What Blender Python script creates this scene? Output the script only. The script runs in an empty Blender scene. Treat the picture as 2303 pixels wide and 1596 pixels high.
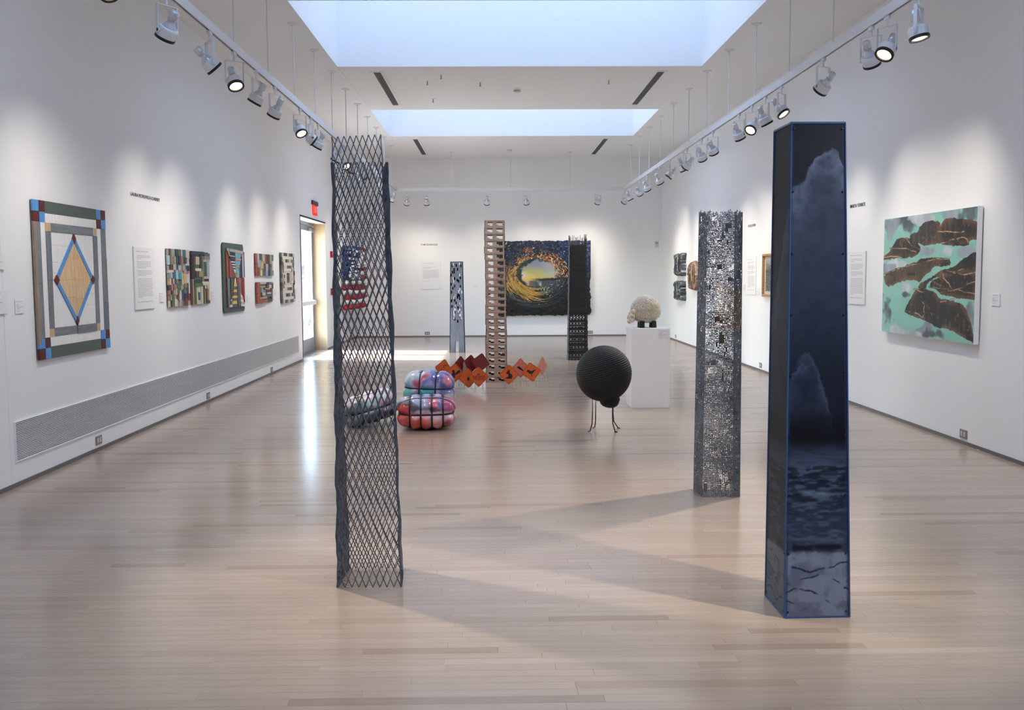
import bpy, bmesh, math, random
import numpy as np
from mathutils import Vector, Matrix, noise

S = bpy.context.scene
COL = S.collection
RNG = random.Random(7)

# ------------------------------------------------------------------ camera, world, sun, exposure
def make_camera():
    f, pit, yaw, rol = 2160.8, 0.082493, 0.016972, -0.005597
    cy, sy, cp, sp = math.cos(yaw), math.sin(yaw), math.cos(pit), math.sin(pit)
    ex = Vector((cy, -sy, 0)); fw = Vector((sy * cp, cy * cp, -sp)); eu = Vector((sy * sp, cy * sp, cp))
    c, s = math.cos(rol), math.sin(rol)
    right = c * ex + s * eu; up = -s * ex + c * eu
    cam = bpy.data.cameras.new('camera'); cam.sensor_width = 36; cam.lens = 36 * f / 2303
    cam.clip_end = 300
    o = bpy.data.objects.new('camera', cam); COL.objects.link(o)
    M = Matrix((right, up, -fw)).transposed().to_4x4(); M.translation = Vector((0, 0, 1.5))
    o.matrix_world = M; S.camera = o
make_camera()

SKY_STRENGTH = 2.6
SUN_ENERGY = 14.0
SKYLIGHT = 1.85          # radiance of the frosted skylight panes
SPOT_W = 58.0            # watts of one track spot
EXPOSURE = 0.71
W = bpy.data.worlds.new('world'); S.world = W; W.use_nodes = True
wn = W.node_tree; bg = wn.nodes['Background']
sky = wn.nodes.new('ShaderNodeTexSky'); sky.sky_type = 'NISHITA'; sky.sun_disc = False
sky.sun_elevation = math.radians(42); sky.sun_rotation = math.radians(-80)
wn.links.new(sky.outputs[0], bg.inputs[0]); bg.inputs[1].default_value = SKY_STRENGTH
sl = bpy.data.lights.new('sun', 'SUN'); sl.energy = SUN_ENERGY; sl.angle = math.radians(1.0); sl.color = (1, .95, .88)
so = bpy.data.objects.new('sun', sl); COL.objects.link(so)
so.rotation_euler = Vector((1.0, -0.12, -0.86)).to_track_quat('-Z', 'Y').to_euler()
so.location = (-12, 20, 12)
S.view_settings.view_transform = 'Standard'; S.view_settings.look = 'None'
S.view_settings.gamma = 1; S.view_settings.use_curve_mapping = False
S.view_settings.exposure = EXPOSURE
S.cycles.use_denoising = True
S.cycles.max_bounces = 10; S.cycles.diffuse_bounces = 6; S.cycles.glossy_bounces = 4
S.cycles.transmission_bounces = 6; S.cycles.transparent_max_bounces = 12
S.cycles.sample_clamp_indirect = 6.0
S.cycles.caustics_reflective = False; S.cycles.caustics_refractive = False

# ------------------------------------------------------------------ helpers
def lin(c):
    return tuple(((v / 255) / 12.92 if v / 255 <= .04045 else (((v / 255) + .055) / 1.055) ** 2.4) for v in c[:3]) + (1.0,)

def setp(b, **k):
    for n, v in k.items():
        n = n.replace('_', ' ')
        if n in b.inputs: b.inputs[n].default_value = v

def mat(name, rgb, rough=.6, metal=0.0, nscale=0, namt=0.0, bump=0.0, coat=0, stretch=None, spec=.5):
    """principled paint with optional object-space noise in tone and relief"""
    m = bpy.data.materials.new(name); m.use_nodes = True; nt = m.node_tree; b = nt.nodes['Principled BSDF']
    c = lin(rgb)
    setp(b, Base_Color=c, Roughness=rough, Metallic=metal, Coat_Weight=coat, Specular_IOR_Level=spec)
    if nscale:
        tc = nt.nodes.new('ShaderNodeTexCoord'); mp = nt.nodes.new('ShaderNodeMapping')
        if stretch: mp.inputs['Scale'].default_value = stretch
        n = nt.nodes.new('ShaderNodeTexNoise'); n.inputs['Scale'].default_value = nscale; n.inputs['Detail'].default_value = 4
        nt.links.new(tc.outputs['Object'], mp.inputs[0]); nt.links.new(mp.outputs[0], n.inputs['Vector'])
        if namt:
            mr = nt.nodes.new('ShaderNodeMapRange'); mr.inputs['To Min'].default_value = 1 - namt; mr.inputs['To Max'].default_value = 1 + namt
            mr.inputs['From Min'].default_value = .25; mr.inputs['From Max'].default_value = .75
            mx = nt.nodes.new('ShaderNodeVectorMath'); mx.operation = 'SCALE'; mx.inputs[0].default_value = c[:3]
            nt.links.new(n.outputs['Fac'], mr.inputs['Value']); nt.links.new(mr.outputs[0], mx.inputs['Scale'])
            nt.links.new(mx.outputs[0], b.inputs['Base Color'])
        if bump:
            bp = nt.nodes.new('ShaderNodeBump'); bp.inputs['Strength'].default_value = bump; bp.inputs['Distance'].default_value = .004
            nt.links.new(n.outputs['Fac'], bp.inputs['Height']); nt.links.new(bp.outputs[0], b.inputs['Normal'])
    return m

def colmat(name, rough=.6, namt=.12, nscale=60, stretch=(1, 1, .12), bump=0.0, coat=0, spec=.5):
    """paint whose colour is the mesh's own colour attribute, with a grain over it"""
    m = bpy.data.materials.new(name); m.use_nodes = True; nt = m.node_tree; b = nt.nodes['Principled BSDF']
    setp(b, Roughness=rough, Coat_Weight=coat, Specular_IOR_Level=spec, Coat_Roughness=.08)
    a = nt.nodes.new('ShaderNodeAttribute'); a.attribute_name = 'Col'
    if namt:
        tc = nt.nodes.new('ShaderNodeTexCoord'); mp = nt.nodes.new('ShaderNodeMapping'); mp.inputs['Scale'].default_value = stretch
        n = nt.nodes.new('ShaderNodeTexNoise'); n.inputs['Scale'].default_value = nscale; n.inputs['Detail'].default_value = 5
        nt.links.new(tc.outputs['Object'], mp.inputs[0]); nt.links.new(mp.outputs[0], n.inputs['Vector'])
        mr = nt.nodes.new('ShaderNodeMapRange'); mr.inputs['To Min'].default_value = 1 - namt; mr.inputs['To Max'].default_value = 1 + namt
        mr.inputs['From Min'].default_value = .3; mr.inputs['From Max'].default_value = .7
        mx = nt.nodes.new('ShaderNodeVectorMath'); mx.operation = 'SCALE'
        nt.links.new(a.outputs['Color'], mx.inputs[0]); nt.links.new(n.outputs['Fac'], mr.inputs['Value'])
        nt.links.new(mr.outputs[0], mx.inputs['Scale']); nt.links.new(mx.outputs[0], b.inputs['Base Color'])
        if bump:
            bp = nt.nodes.new('ShaderNodeBump'); bp.inputs['Strength'].default_value = bump; bp.inputs['Distance'].default_value = .003
            nt.links.new(n.outputs['Fac'], bp.inputs['Height']); nt.links.new(bp.outputs[0], b.inputs['Normal'])
    else:
        nt.links.new(a.outputs['Color'], b.inputs['Base Color'])
    return m

def emit(name, rgb, strength):
    m = bpy.data.materials.new(name); m.use_nodes = True; nt = m.node_tree
    nt.nodes.remove(nt.nodes['Principled BSDF'])
    e = nt.nodes.new('ShaderNodeEmission'); e.inputs[0].default_value = lin(rgb); e.inputs[1].default_value = strength
    nt.links.new(e.outputs[0], nt.nodes['Material Output'].inputs[0]); return m

def glass(name, tint=(235, 242, 245)):
    m = bpy.data.materials.new(name); m.use_nodes = True; nt = m.node_tree
    nt.nodes.remove(nt.nodes['Principled BSDF'])
    t = nt.nodes.new('ShaderNodeBsdfTransparent'); t.inputs[0].default_value = lin(tint)
    g = nt.nodes.new('ShaderNodeBsdfGlossy'); g.inputs['Roughness'].default_value = .02
    fr = nt.nodes.new('ShaderNodeFresnel'); fr.inputs[0].default_value = 1.45
    mx = nt.nodes.new('ShaderNodeMixShader')
    nt.links.new(fr.outputs[0], mx.inputs[0]); nt.links.new(t.outputs[0], mx.inputs[1]); nt.links.new(g.outputs[0], mx.inputs[2])
    nt.links.new(mx.outputs[0], nt.nodes['Material Output'].inputs[0]); return m

class MB:
    """collects faces (each with a colour) and links them as ONE mesh object"""
    def __init__(s): s.v = []; s.f = []; s.c = []
    def face(s, pts, c=(1, 1, 1, 1)):
        n = len(s.v); s.v += [tuple(p) for p in pts]; s.f.append(tuple(range(n, n + len(pts)))); s.c.append(c)
    def raw(s, vs, fs, c=(1, 1, 1, 1)):
        n = len(s.v); s.v += [tuple(p) for p in vs]
        for f in fs: s.f.append(tuple(i + n for i in f)); s.c.append(c)
    def box(s, x0, x1, y0, y1, z0, z1, c=(1, 1, 1, 1), M=None):
        vs = [Vector(p) for p in ((x0, y0, z0), (x1, y0, z0), (x1, y1, z0), (x0, y1, z0), (x0, y0, z1), (x1, y0, z1), (x1, y1, z1), (x0, y1, z1))]
        if M is not None: vs = [M @ p for p in vs]
        s.raw(vs, [(0, 3, 2, 1), (4, 5, 6, 7), (0, 1, 5, 4), (1, 2, 6, 5), (2, 3, 7, 6), (3, 0, 4, 7)], c)
    def bevbox(s, x0, x1, y0, y1, z0, z1, b, c=(1, 1, 1, 1)):
        """box whose front (-y) face is chamfered by b"""
        vs = [(x0, y1, z0), (x1, y1, z0), (x1, y1, z1), (x0, y1, z1), (x0, y0 + b, z0), (x1, y0 + b, z0), (x1, y0 + b, z1), (x0, y0 + b, z1),
              (x0 + b, y0, z0 + b), (x1 - b, y0, z0 + b), (x1 - b, y0, z1 - b), (x0 + b, y0, z1 - b)]
        s.raw(vs, [(0, 3, 2, 1), (0, 1, 5, 4), (1, 2, 6, 5), (2, 3, 7, 6), (3, 0, 4, 7), (4, 5, 9, 8), (5, 6, 10, 9), (6, 7, 11, 10), (7, 4, 8, 11), (8, 9, 10, 11)], c)
    def prism(s, poly, y0, y1, c=(1, 1, 1, 1), cb=None):
        """polygon (x,z) from y1 (back) to y0 (front, smaller y)"""
        a = sum(p[0] * q[1] - q[0] * p[1] for p, q in zip(poly, poly[1:] + poly[:1]))
        if a < 0: poly = poly[::-1]
        n = len(poly)
        s.face([(x, y0, z) for x, z in poly], c)
        s.face([(x, y1, z) for x, z in reversed(poly)], cb or c)
        for i in range(n):
            (x, z), (X, Z) = poly[i], poly[(i + 1) % n]
            s.face([(x, y1, z), (X, y1, Z), (X, y0, Z), (x, y0, z)], c)
    def tube(s, pts, r, n=8, c=(1, 1, 1, 1), cap=True, closed=False):
        P = [Vector(p) for p in pts]; m = len(P); base = len(s.v)
        rr = r if isinstance(r, (list, tuple)) else [r] * m
        ref = Vector((0, 0, 1))
        for i, p in enumerate(P):
            if closed: t = P[(i + 1) % m] - P[i - 1]
            else: t = P[min(i + 1, m - 1)] - P[max(i - 1, 0)]
            t.normalize()
            u = t.cross(ref)
            if u.length < 1e-3: u = t.cross(Vector((1, 0, 0)))
            u.normalize(); w = t.cross(u)
            for k in range(n):
                a = 2 * math.pi * k / n
                s.v.append(tuple(p + (u * math.cos(a) + w * math.sin(a)) * rr[i]))
        for i in range(m if closed else m - 1):
            j = (i + 1) % m
            for k in range(n):
                l = (k + 1) % n
                s.f.append((base + i * n + k, base + i * n + l, base + j * n + l, base + j * n + k)); s.c.append(c)
        if cap and not closed:
            s.f.append(tuple(base + k for k in range(n))[::-1]); s.c.append(c)
            s.f.append(tuple(base + (m - 1) * n + k for k in range(n))); s.c.append(c)
    def lathe(s, prof, n=24, c=(1, 1, 1, 1), M=None):
        """profile (r,z) turned about z"""
        base = len(s.v)
        for r, z in prof:
            for k in range(n):
                a = 2 * math.pi * k / n; p = Vector((r * math.cos(a), r * math.sin(a), z))
                s.v.append(tuple(M @ p if M is not None else p))
        for i in range(len(prof) - 1):
            for k in range(n):
                l = (k + 1) % n
                s.f.append((base + i * n + k, base + i * n + l, base + (i + 1) * n + l, base + (i + 1) * n + k)); s.c.append(c)
    def build(s, name, material, parent=None, smooth=False, loc=None, rot=None):
        me = bpy.data.meshes.new(name); me.from_pydata(s.v, [], s.f)
        ca = me.color_attributes.new('Col', 'FLOAT_COLOR', 'CORNER')
        tot = np.array([len(f) for f in s.f]); cc = np.array([tuple(c)[:3] + (1.0,) for c in s.c], dtype=np.float32)
        ca.data.foreach_set('color', np.repeat(cc, tot, axis=0).ravel())
        if material: me.materials.append(material)
        if smooth: me.polygons.foreach_set('use_smooth', [True] * len(me.polygons))
        me.update()
        o = bpy.data.objects.new(name, me); COL.objects.link(o)
        if parent is not None: o.parent = parent
        if loc is not None: o.location = loc
        if rot is not None: o.rotation_euler = rot
        return o

def grid_mesh(name, material, P, C, parent=None, smooth=True):
    """P (n,m,3) points, C (n,m,3) linear colours per vertex"""
    n, m = P.shape[:2]
    idx = np.arange(n * m).reshape(n, m)
    q = np.stack([idx[:-1, :-1], idx[1:, :-1], idx[1:, 1:], idx[:-1, 1:]], -1).reshape(-1, 4)
    me = bpy.data.meshes.new(name); me.from_pydata(P.reshape(-1, 3).tolist(), [], q.tolist())
    ca = me.color_attributes.new('Col', 'FLOAT_COLOR', 'POINT')
    c4 = np.ones((n * m, 4), np.float32); c4[:, :3] = C.reshape(-1, 3); ca.data.foreach_set('color', c4.ravel())
    me.materials.append(material)
    if smooth: me.polygons.foreach_set('use_smooth', [True] * len(me.polygons))
    me.update(); o = bpy.data.objects.new(name, me); COL.objects.link(o)
    if parent is not None: o.parent = parent
    return o

def tag(o, label, cat, group=None):
    o['label'] = label; o['category'] = cat
    if group: o['group'] = group
    return o
def thing(name, label, cat, loc=(0, 0, 0), rz=0, group=None):
    o = bpy.data.objects.new(name, None); COL.objects.link(o); o.location = loc; o.rotation_euler = (0, 0, rz)
    o.empty_display_size = .05
    return tag(o, label, cat, group)
def struct(o): o['kind'] = 'structure'; return o
def stuff(o): o['kind'] = 'stuff'; return o

# ------------------------------------------------------------------ numpy value noise for painted surfaces
def vnoise(u, v, sx, sy, seed=0, oct=4):
    r = np.random.RandomState(seed); out = np.zeros_like(u); amp = 1; tot = 0
    for k in range(oct):
        gx, gy = int(sx * 2 ** k) + 3, int(sy * 2 ** k) + 3
        g = r.rand(gy, gx)
        x = np.clip(u, 0, 1) * (gx - 2); y = np.clip(v, 0, 1) * (gy - 2)
        i = np.floor(x).astype(int); j = np.floor(y).astype(int); fx = x - i; fy = y - j
        fx = fx * fx * (3 - 2 * fx); fy = fy * fy * (3 - 2 * fy)
        i = np.clip(i, 0, gx - 2); j = np.clip(j, 0, gy - 2)
        out += amp * ((g[j, i] * (1 - fx) + g[j, i + 1] * fx) * (1 - fy) + (g[j + 1, i] * (1 - fx) + g[j + 1, i + 1] * fx) * fy)
        tot += amp; amp *= .5
    return out / tot
def npl(rgb):
    return np.array(lin(rgb)[:3])
def mixc(a, b, t):
    t = np.clip(t, 0, 1)[..., None]; return a * (1 - t) + b * t
def sst(e0, e1, x):
    t = np.clip((x - e0) / (e1 - e0), 0, 1); return t * t * (3 - 2 * t)
def inpoly(u, v, poly):
    ins = np.zeros(u.shape, bool); n = len(poly)
    for i in range(n):
        (x0, y0), (x1, y1) = poly[i], poly[(i + 1) % n]
        if y0 == y1: continue
        c = ((v < y0) != (v < y1)) & (u < (x1 - x0) * (v - y0) / (y1 - y0) + x0)
        ins ^= c
    return ins
def dpoly(u, v, pts, closed=True):
    d = np.full(u.shape, 9.0); n = len(pts)
    for i in range(n if closed else n - 1):
        (x0, y0), (x1, y1) = pts[i], pts[(i + 1) % n]
        dx, dy = x1 - x0, y1 - y0; L = dx * dx + dy * dy + 1e-12
        t = np.clip(((u - x0) * dx + (v - y0) * dy) / L, 0, 1)
        d = np.minimum(d, np.hypot(u - x0 - t * dx, v - y0 - t * dy))
    return d
def smooth_poly(pts, it=2, closed=True):
    for _ in range(it):
        q = []; n = len(pts)
        for i in range(n if closed else n - 1):
            a, b = pts[i], pts[(i + 1) % n]
            q += [(a[0] * .75 + b[0] * .25, a[1] * .75 + b[1] * .25), (a[0] * .25 + b[0] * .75, a[1] * .25 + b[1] * .75)]
        pts = q if closed else [pts[0]] + q + [pts[-1]]
    return pts

# ------------------------------------------------------------------ shared materials
M = {}
M['wall'] = mat('white_wall_paint', (238, 239, 240), .75, nscale=120, bump=.05)
M['ceil'] = mat('white_ceiling_paint', (240, 241, 240), .85, nscale=90, bump=.05)
M['well'] = mat('white_skylight_well_paint', (238, 240, 243), .8)
M['base'] = mat('grey_reveal_gap_shade', (112, 108, 108), .5, .2)
M['dark'] = mat('dark_recess', (24, 24, 28), .8)
M['slat'] = mat('white_enamel_slat', (226, 226, 228), .5)
M['plate'] = mat('brushed_steel_plate', (140, 134, 126), .45, .35)
M['insert'] = mat('grey_white_receptacle', (205, 203, 198), .4)
M['white_metal'] = mat('white_enamel_metal', (222, 224, 228), .4)
M['black_rim'] = mat('black_enamel_rim', (14, 14, 16), .45)
M['card'] = mat('white_card', (236, 236, 238), .6)
M['ink'] = mat('grey_print_ink', (182, 180, 187), .8)
M['ink_black'] = mat('dark_vinyl_letter', (52, 54, 60), .6)
M['lens'] = emit('lit_lamp_lens', (255, 226, 184), 2.6)
M['lens_dim'] = emit('lit_lamp_lens_glow', (255, 236, 205), 2.5)
M['bulb'] = mat('silvered_lamp_glass', (205, 212, 220), .12, .35)
M['wood_paint'] = colmat('painted_salvaged_wood', .6, .16, 45, (1, 1, .15), .25)
M['wood_paint_h'] = colmat('painted_salvaged_wood_horizontal', .6, .16, 45, (.15, 1, 1), .25)
M['white_wood'] = colmat('white_painted_wood', .55, .06, 45, (1, 1, .15), .2)
M['print'] = colmat('printed_colour', .5, 0)
M['gloss_print'] = colmat('glossy_printed_sheet', .5, 0, spec=.2)
M['paint_canvas'] = colmat('oil_paint_on_canvas', .5, .08, 90, (1, 1, 1), .1)
M['white_pedestal'] = mat('white_pedestal_paint', (244, 244, 245), .5)
M['steel_mesh'] = colmat('dark_expanded_steel', .35, 0); setp(M['steel_mesh'].node_tree.nodes['Principled BSDF'], Metallic=.35)
M['door_metal'] = mat('grey_anodised_door_metal', (150, 165, 178), .35, .5)
M['jamb_wood'] = mat('pale_maple_jamb', (200, 172, 130), .5, nscale=6, namt=.06, stretch=(3, 3, .4))
M['glass'] = glass('clear_door_glass')

XL, XR, Y0, YB, HC = -3.468, 4.111, -3.0, 23.74, 4.341
DY0, DY1, DZ = 17.30, 19.84, 2.58

# ------------------------------------------------------------------ room shell
def floor():
    m = bpy.data.materials.new('maple_strip_flooring'); m.use_nodes = True; nt = m.node_tree; b = nt.nodes['Principled BSDF']
    a = nt.nodes.new('ShaderNodeAttribute'); a.attribute_name = 'Col'
    g = nt.nodes.new('ShaderNodeNewGeometry'); mp = nt.nodes.new('ShaderNodeMapping'); mp.inputs['Scale'].default_value = (1.2, 26, 1)
    n = nt.nodes.new('ShaderNodeTexNoise'); n.inputs['Scale'].default_value = 3.0; n.inputs['Detail'].default_value = 5
    nt.links.new(g.outputs['Position'], mp.inputs[0]); nt.links.new(mp.outputs[0], n.inputs['Vector'])
    mr = nt.nodes.new('ShaderNodeMapRange'); mr.inputs['From Min'].default_value = .3; mr.inputs['From Max'].default_value = .7
    mr.inputs['To Min'].default_value = .93; mr.inputs['To Max'].default_value = 1.06
    mx = nt.nodes.new('ShaderNodeVectorMath'); mx.operation = 'SCALE'
    nt.links.new(a.outputs['Color'], mx.inputs[0]); nt.links.new(n.outputs['Fac'], mr.inputs['Value']); nt.links.new(mr.outputs[0], mx.inputs['Scale'])
    nt.links.new(mx.outputs[0], b.inputs['Base Color'])
    setp(b, Roughness=.185, Specular_IOR_Level=.62)
    n2 = nt.nodes.new('ShaderNodeTexNoise'); n2.inputs['Scale'].default_value = 1.0; n2.inputs['Detail'].default_value = 2
    mp2 = nt.nodes.new('ShaderNodeMapping'); mp2.inputs['Scale'].default_value = (2.0, 17.5, 1)
    nt.links.new(g.outputs['Position'], mp2.inputs[0]); nt.links.new(mp2.outputs[0], n2.inputs['Vector'])
    bp = nt.nodes.new('ShaderNodeBump'); bp.inputs['Strength'].default_value = .12; bp.inputs['Distance'].default_value = .004
    nt.links.new(n2.outputs['Fac'], bp.inputs['Height']); nt.links.new(bp.outputs[0], b.inputs['Normal'])
    sub = MB(); sub.box(XL - .42, XR, Y0, YB, -.12, -.004)
    fl = struct(sub.build('floor', mat('dark_subfloor', (120, 95, 75), .8)))
    r = random.Random(3); far = MB(); bw = .057
    tones = [(171, 152, 136)] * 12 + [(174, 155, 139), (168, 148, 132), (165, 144, 127), (176, 159, 144), (157, 136, 119), (171, 152, 138)]
    ny = int((YB - Y0) / bw) + 1
    for j in range(ny):
        y0 = Y0 + j * bw; y1 = min(y0 + bw, YB)
        x = XL - r.random() * .9
        xl = XL - (.29 if DY0 - .02 < y0 < DY1 else 0)
        while x < XR:
            L = r.choice([.35, .5, .6, .75, .8, .95, 1.1, 1.3]) + r.random() * .15
            x0, x1 = max(x, xl), min(x + L, XR); x += L
            if x1 - x0 < .02: continue
            t = r.choice(tones); k = 1 + r.uniform(-.018, .018); c = lin([min(255, q * k) for q in t])
            e = .0005; d = .0016
            vs = [(x0, y0, -d), (x1, y0, -d), (x1, y1, -d), (x0, y1, -d), (x0 + e, y0 + e, 0), (x1 - e, y0 + e, 0), (x1 - e, y1 - e, 0), (x0 + e, y1 - e, 0)]
            fs = [(4, 5, 6, 7), (0, 1, 5, 4), (1, 2, 6, 5), (2, 3, 7, 6), (3, 0, 4, 7)]
            yc = y0 + bw / 2
            if 3.1 < yc < 4.75 and x1 > -.56 * yc and x0 < .58 * yc:
                mb = MB(); mb.raw(vs, fs, c); mb.build('floor_board', m, fl)
            else: far.raw(vs, fs, c)
    stuff(far.build('board_field', m, fl))
floor()

SKYX0, SKYX1 = -2.125, 2.845
SKYS = [(-2.87, .28), (3.68, 6.83), (10.23, 13.385), (16.79, 19.942)]
def ceiling():
    c = MB(); T = .25
    c.box(XL, SKYX0 - .002, Y0, YB, HC, HC + T); c.box(SKYX1 + .002, XR, Y0, YB, HC, HC + T)
    y = Y0
    for a, b in SKYS:
        c.box(SKYX0, SKYX1, y, a - .002, HC, HC + T); y = b + .002
    c.box(SKYX0, SKYX1, y, YB, HC, HC + T)
    # thin drywall joints crossing the ceiling
    ce = struct(c.build('ceiling', M['ceil']))
    frost = emit('frosted_skylight_pane', (181, 207, 243), SKYLIGHT)
    for i, (a, b) in enumerate(SKYS):
        w = MB(); z0, z1, t = HC + .0015, HC + 1.75, .1
        w.box(SKYX0 - t, SKYX0, a - t, b + t, z0, z1); w.box(SKYX1, SKYX1 + t, a - t, b + t, z0, z1)
        w.box(SKYX0, SKYX1, a - t, a, z0, z1); w.box(SKYX0, SKYX1, b, b + t, z0, z1)
        wo = struct(w.build('window_%d' % (i + 1), M['well']))
        n = 3; sx = (SKYX1 - SKYX0) / n
        for k in range(n):
            p = MB(); x0, x1 = SKYX0 + k * sx + .03, SKYX0 + (k + 1) * sx - .03
            p.face([(x0, a + .03, z1 - .03), (x0, b - .03, z1 - .03), (x1, b - .03, z1 - .03), (x1, a + .03, z1 - .03)])
            p.build('frosted_pane', frost, wo)
        g = MB(); g.box(SKYX0 - t, SKYX1 + t, a - t, b + t, z1, z1 + .04); g.build('glazing_cap', M['white_metal'], wo)
        for k in range(n + 1):
            g = MB(); xx = min(max(SKYX0 + k * sx, SKYX0 + .03), SKYX1 - .03); g.box(xx - .03, xx + .03, a, b, z1 - .06, z1); g.build('glazing_bar', M['white_metal'], wo)
ceiling()

def walls():
    T = .31
    w = MB(); g = .0015
    w.box(XL - T, XL, Y0 - T, 6.84 - g, 0, HC); w.box(XL - T, XL - .004, 6.84 - g, 6.84 + g, 0, HC); w.box(XL - T, XL, 6.84 + g, DY0, 0, HC)
    w.box(XL - T, XL, DY0, DY1, DZ, HC); w.box(XL - T, XL, DY1, YB + T, 0, HC)
    struct(w.build('wall_left', M['wall']))
    w = MB(); w.box(XR, XR + T, Y0 - T, YB + T, 0, HC); struct(w.build('wall_right', M['wall']))
    w = MB(); w.box(XL, XR, YB, YB + T, 0, HC); struct(w.build('wall_back', M['wall']))
    w = MB(); w.box(XL, XR, Y0 - T, Y0, 0, HC); struct(w.build('wall_front', M['wall']))
    for n, bx in (('reveal_shade_left', [(XL, XL + .008, Y0, DY0 - .02), (XL, XL + .008, DY1 + .0, YB)]), ('reveal_shade_right', [(XR - .008, XR, Y0, YB)]), ('reveal_shade_back', [(XL + .008, XR - .008, YB - .008, YB)])):
        b = MB()
        for q in bx: b.box(*q, 0, .03)  # grey strip painted for the shadow gap at the wall foot
        struct(b.build(n, M['base']))
walls()

def door():
    xd = -3.745   # plane of the glazed leaves
    fr = MB()
    fr.box(xd - .03, xd + .03, DY0, DY0 + .06, 0, DZ); fr.box(xd - .03, xd + .03, DY1 - .06, DY1, 0, DZ); fr.box(xd - .03, xd + .03, DY0 + .06, DY1 - .06, DZ - .07, DZ)
    d = struct(fr.build('door_1', M['door_metal']))
    j = MB(); j.box(xd + .03, XL, DY1 - .012, DY1, 0, DZ - .012); j.build('jamb_lining', M['jamb_wood'], d)
    j = MB(); j.box(xd + .03, XL, DY0, DY0 + .012, 0, DZ - .012); j.build('jamb_lining', M['jamb_wood'], d)
    j = MB(); j.box(xd + .03, XL, DY0, DY1, DZ - .012, DZ); j.build('head_lining', M['wall'], d)
    j = MB(); a = .022
    j.box(XL, XL + .006, DY0 - a, DY0, 0, DZ + a); j.box(XL, XL + .006, DY0, DY1 + a * .2, DZ, DZ + a)
    j.build('dark_casing_bead', M['dark'], d)
    mid = (DY0 + DY1) / 2
    for y0, y1, hs in ((DY0 + .065, mid - .004, -1), (mid + .004, DY1 - .065, 1)):
        l = MB(); z0, z1 = .012, DZ - .075
        l.box(xd - .022, xd + .022, y0, y0 + .09, z0, z1); l.box(xd - .022, xd + .022, y1 - .09, y1, z0, z1)
        l.box(xd - .022, xd + .022, y0 + .09, y1 - .09, z1 - .1, z1); l.box(xd - .022, xd + .022, y0 + .09, y1 - .09, z0, z0 + .26)
        lo = l.build('door_leaf', M['door_metal'], d)
        gl = MB(); gl.face([(xd, y0 + .09, z0 + .26), (xd, y1 - .09, z0 + .26), (xd, y1 - .09, z1 - .1), (xd, y0 + .09, z1 - .1)]); gl.build('glass_pane', M['glass'], lo)
        pb = MB(); pb.box(xd + .03, xd + .085, y0 + .03, y1 - .03, .94, 1.02); pb.box(xd + .02, xd + .05, y0 + .04, y0 + .1, .93, 1.03); pb.box(xd + .02, xd + .05, y1 - .1, y1 - .04, .93, 1.03)
        pb.build('push_bar', M['white_metal'], lo)
        cl = MB(); cl.box(xd + .02, xd + .09, (y0 + .1 if hs < 0 else y1 - .42), (y0 + .42 if hs < 0 else y1 - .1), z1 - .11, z1 - .035)
        cl.tube([(xd + .06, (y0 + .3 if hs < 0 else y1 - .3), z1 - .03), (xd + .16, (y0 + .55 if hs < 0 else y1 - .55), z1 - .02), (xd + .03, (y0 + .75 if hs < 0 else y1 - .75), z1 + .01)], .008)
        cl.build('door_closer', M['plate'], lo)
    s = MB(); s.box(xd - .05, xd + .05, DY0, DY1, 0, .012); s.build('threshold', M['plate'], d)
door()

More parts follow.
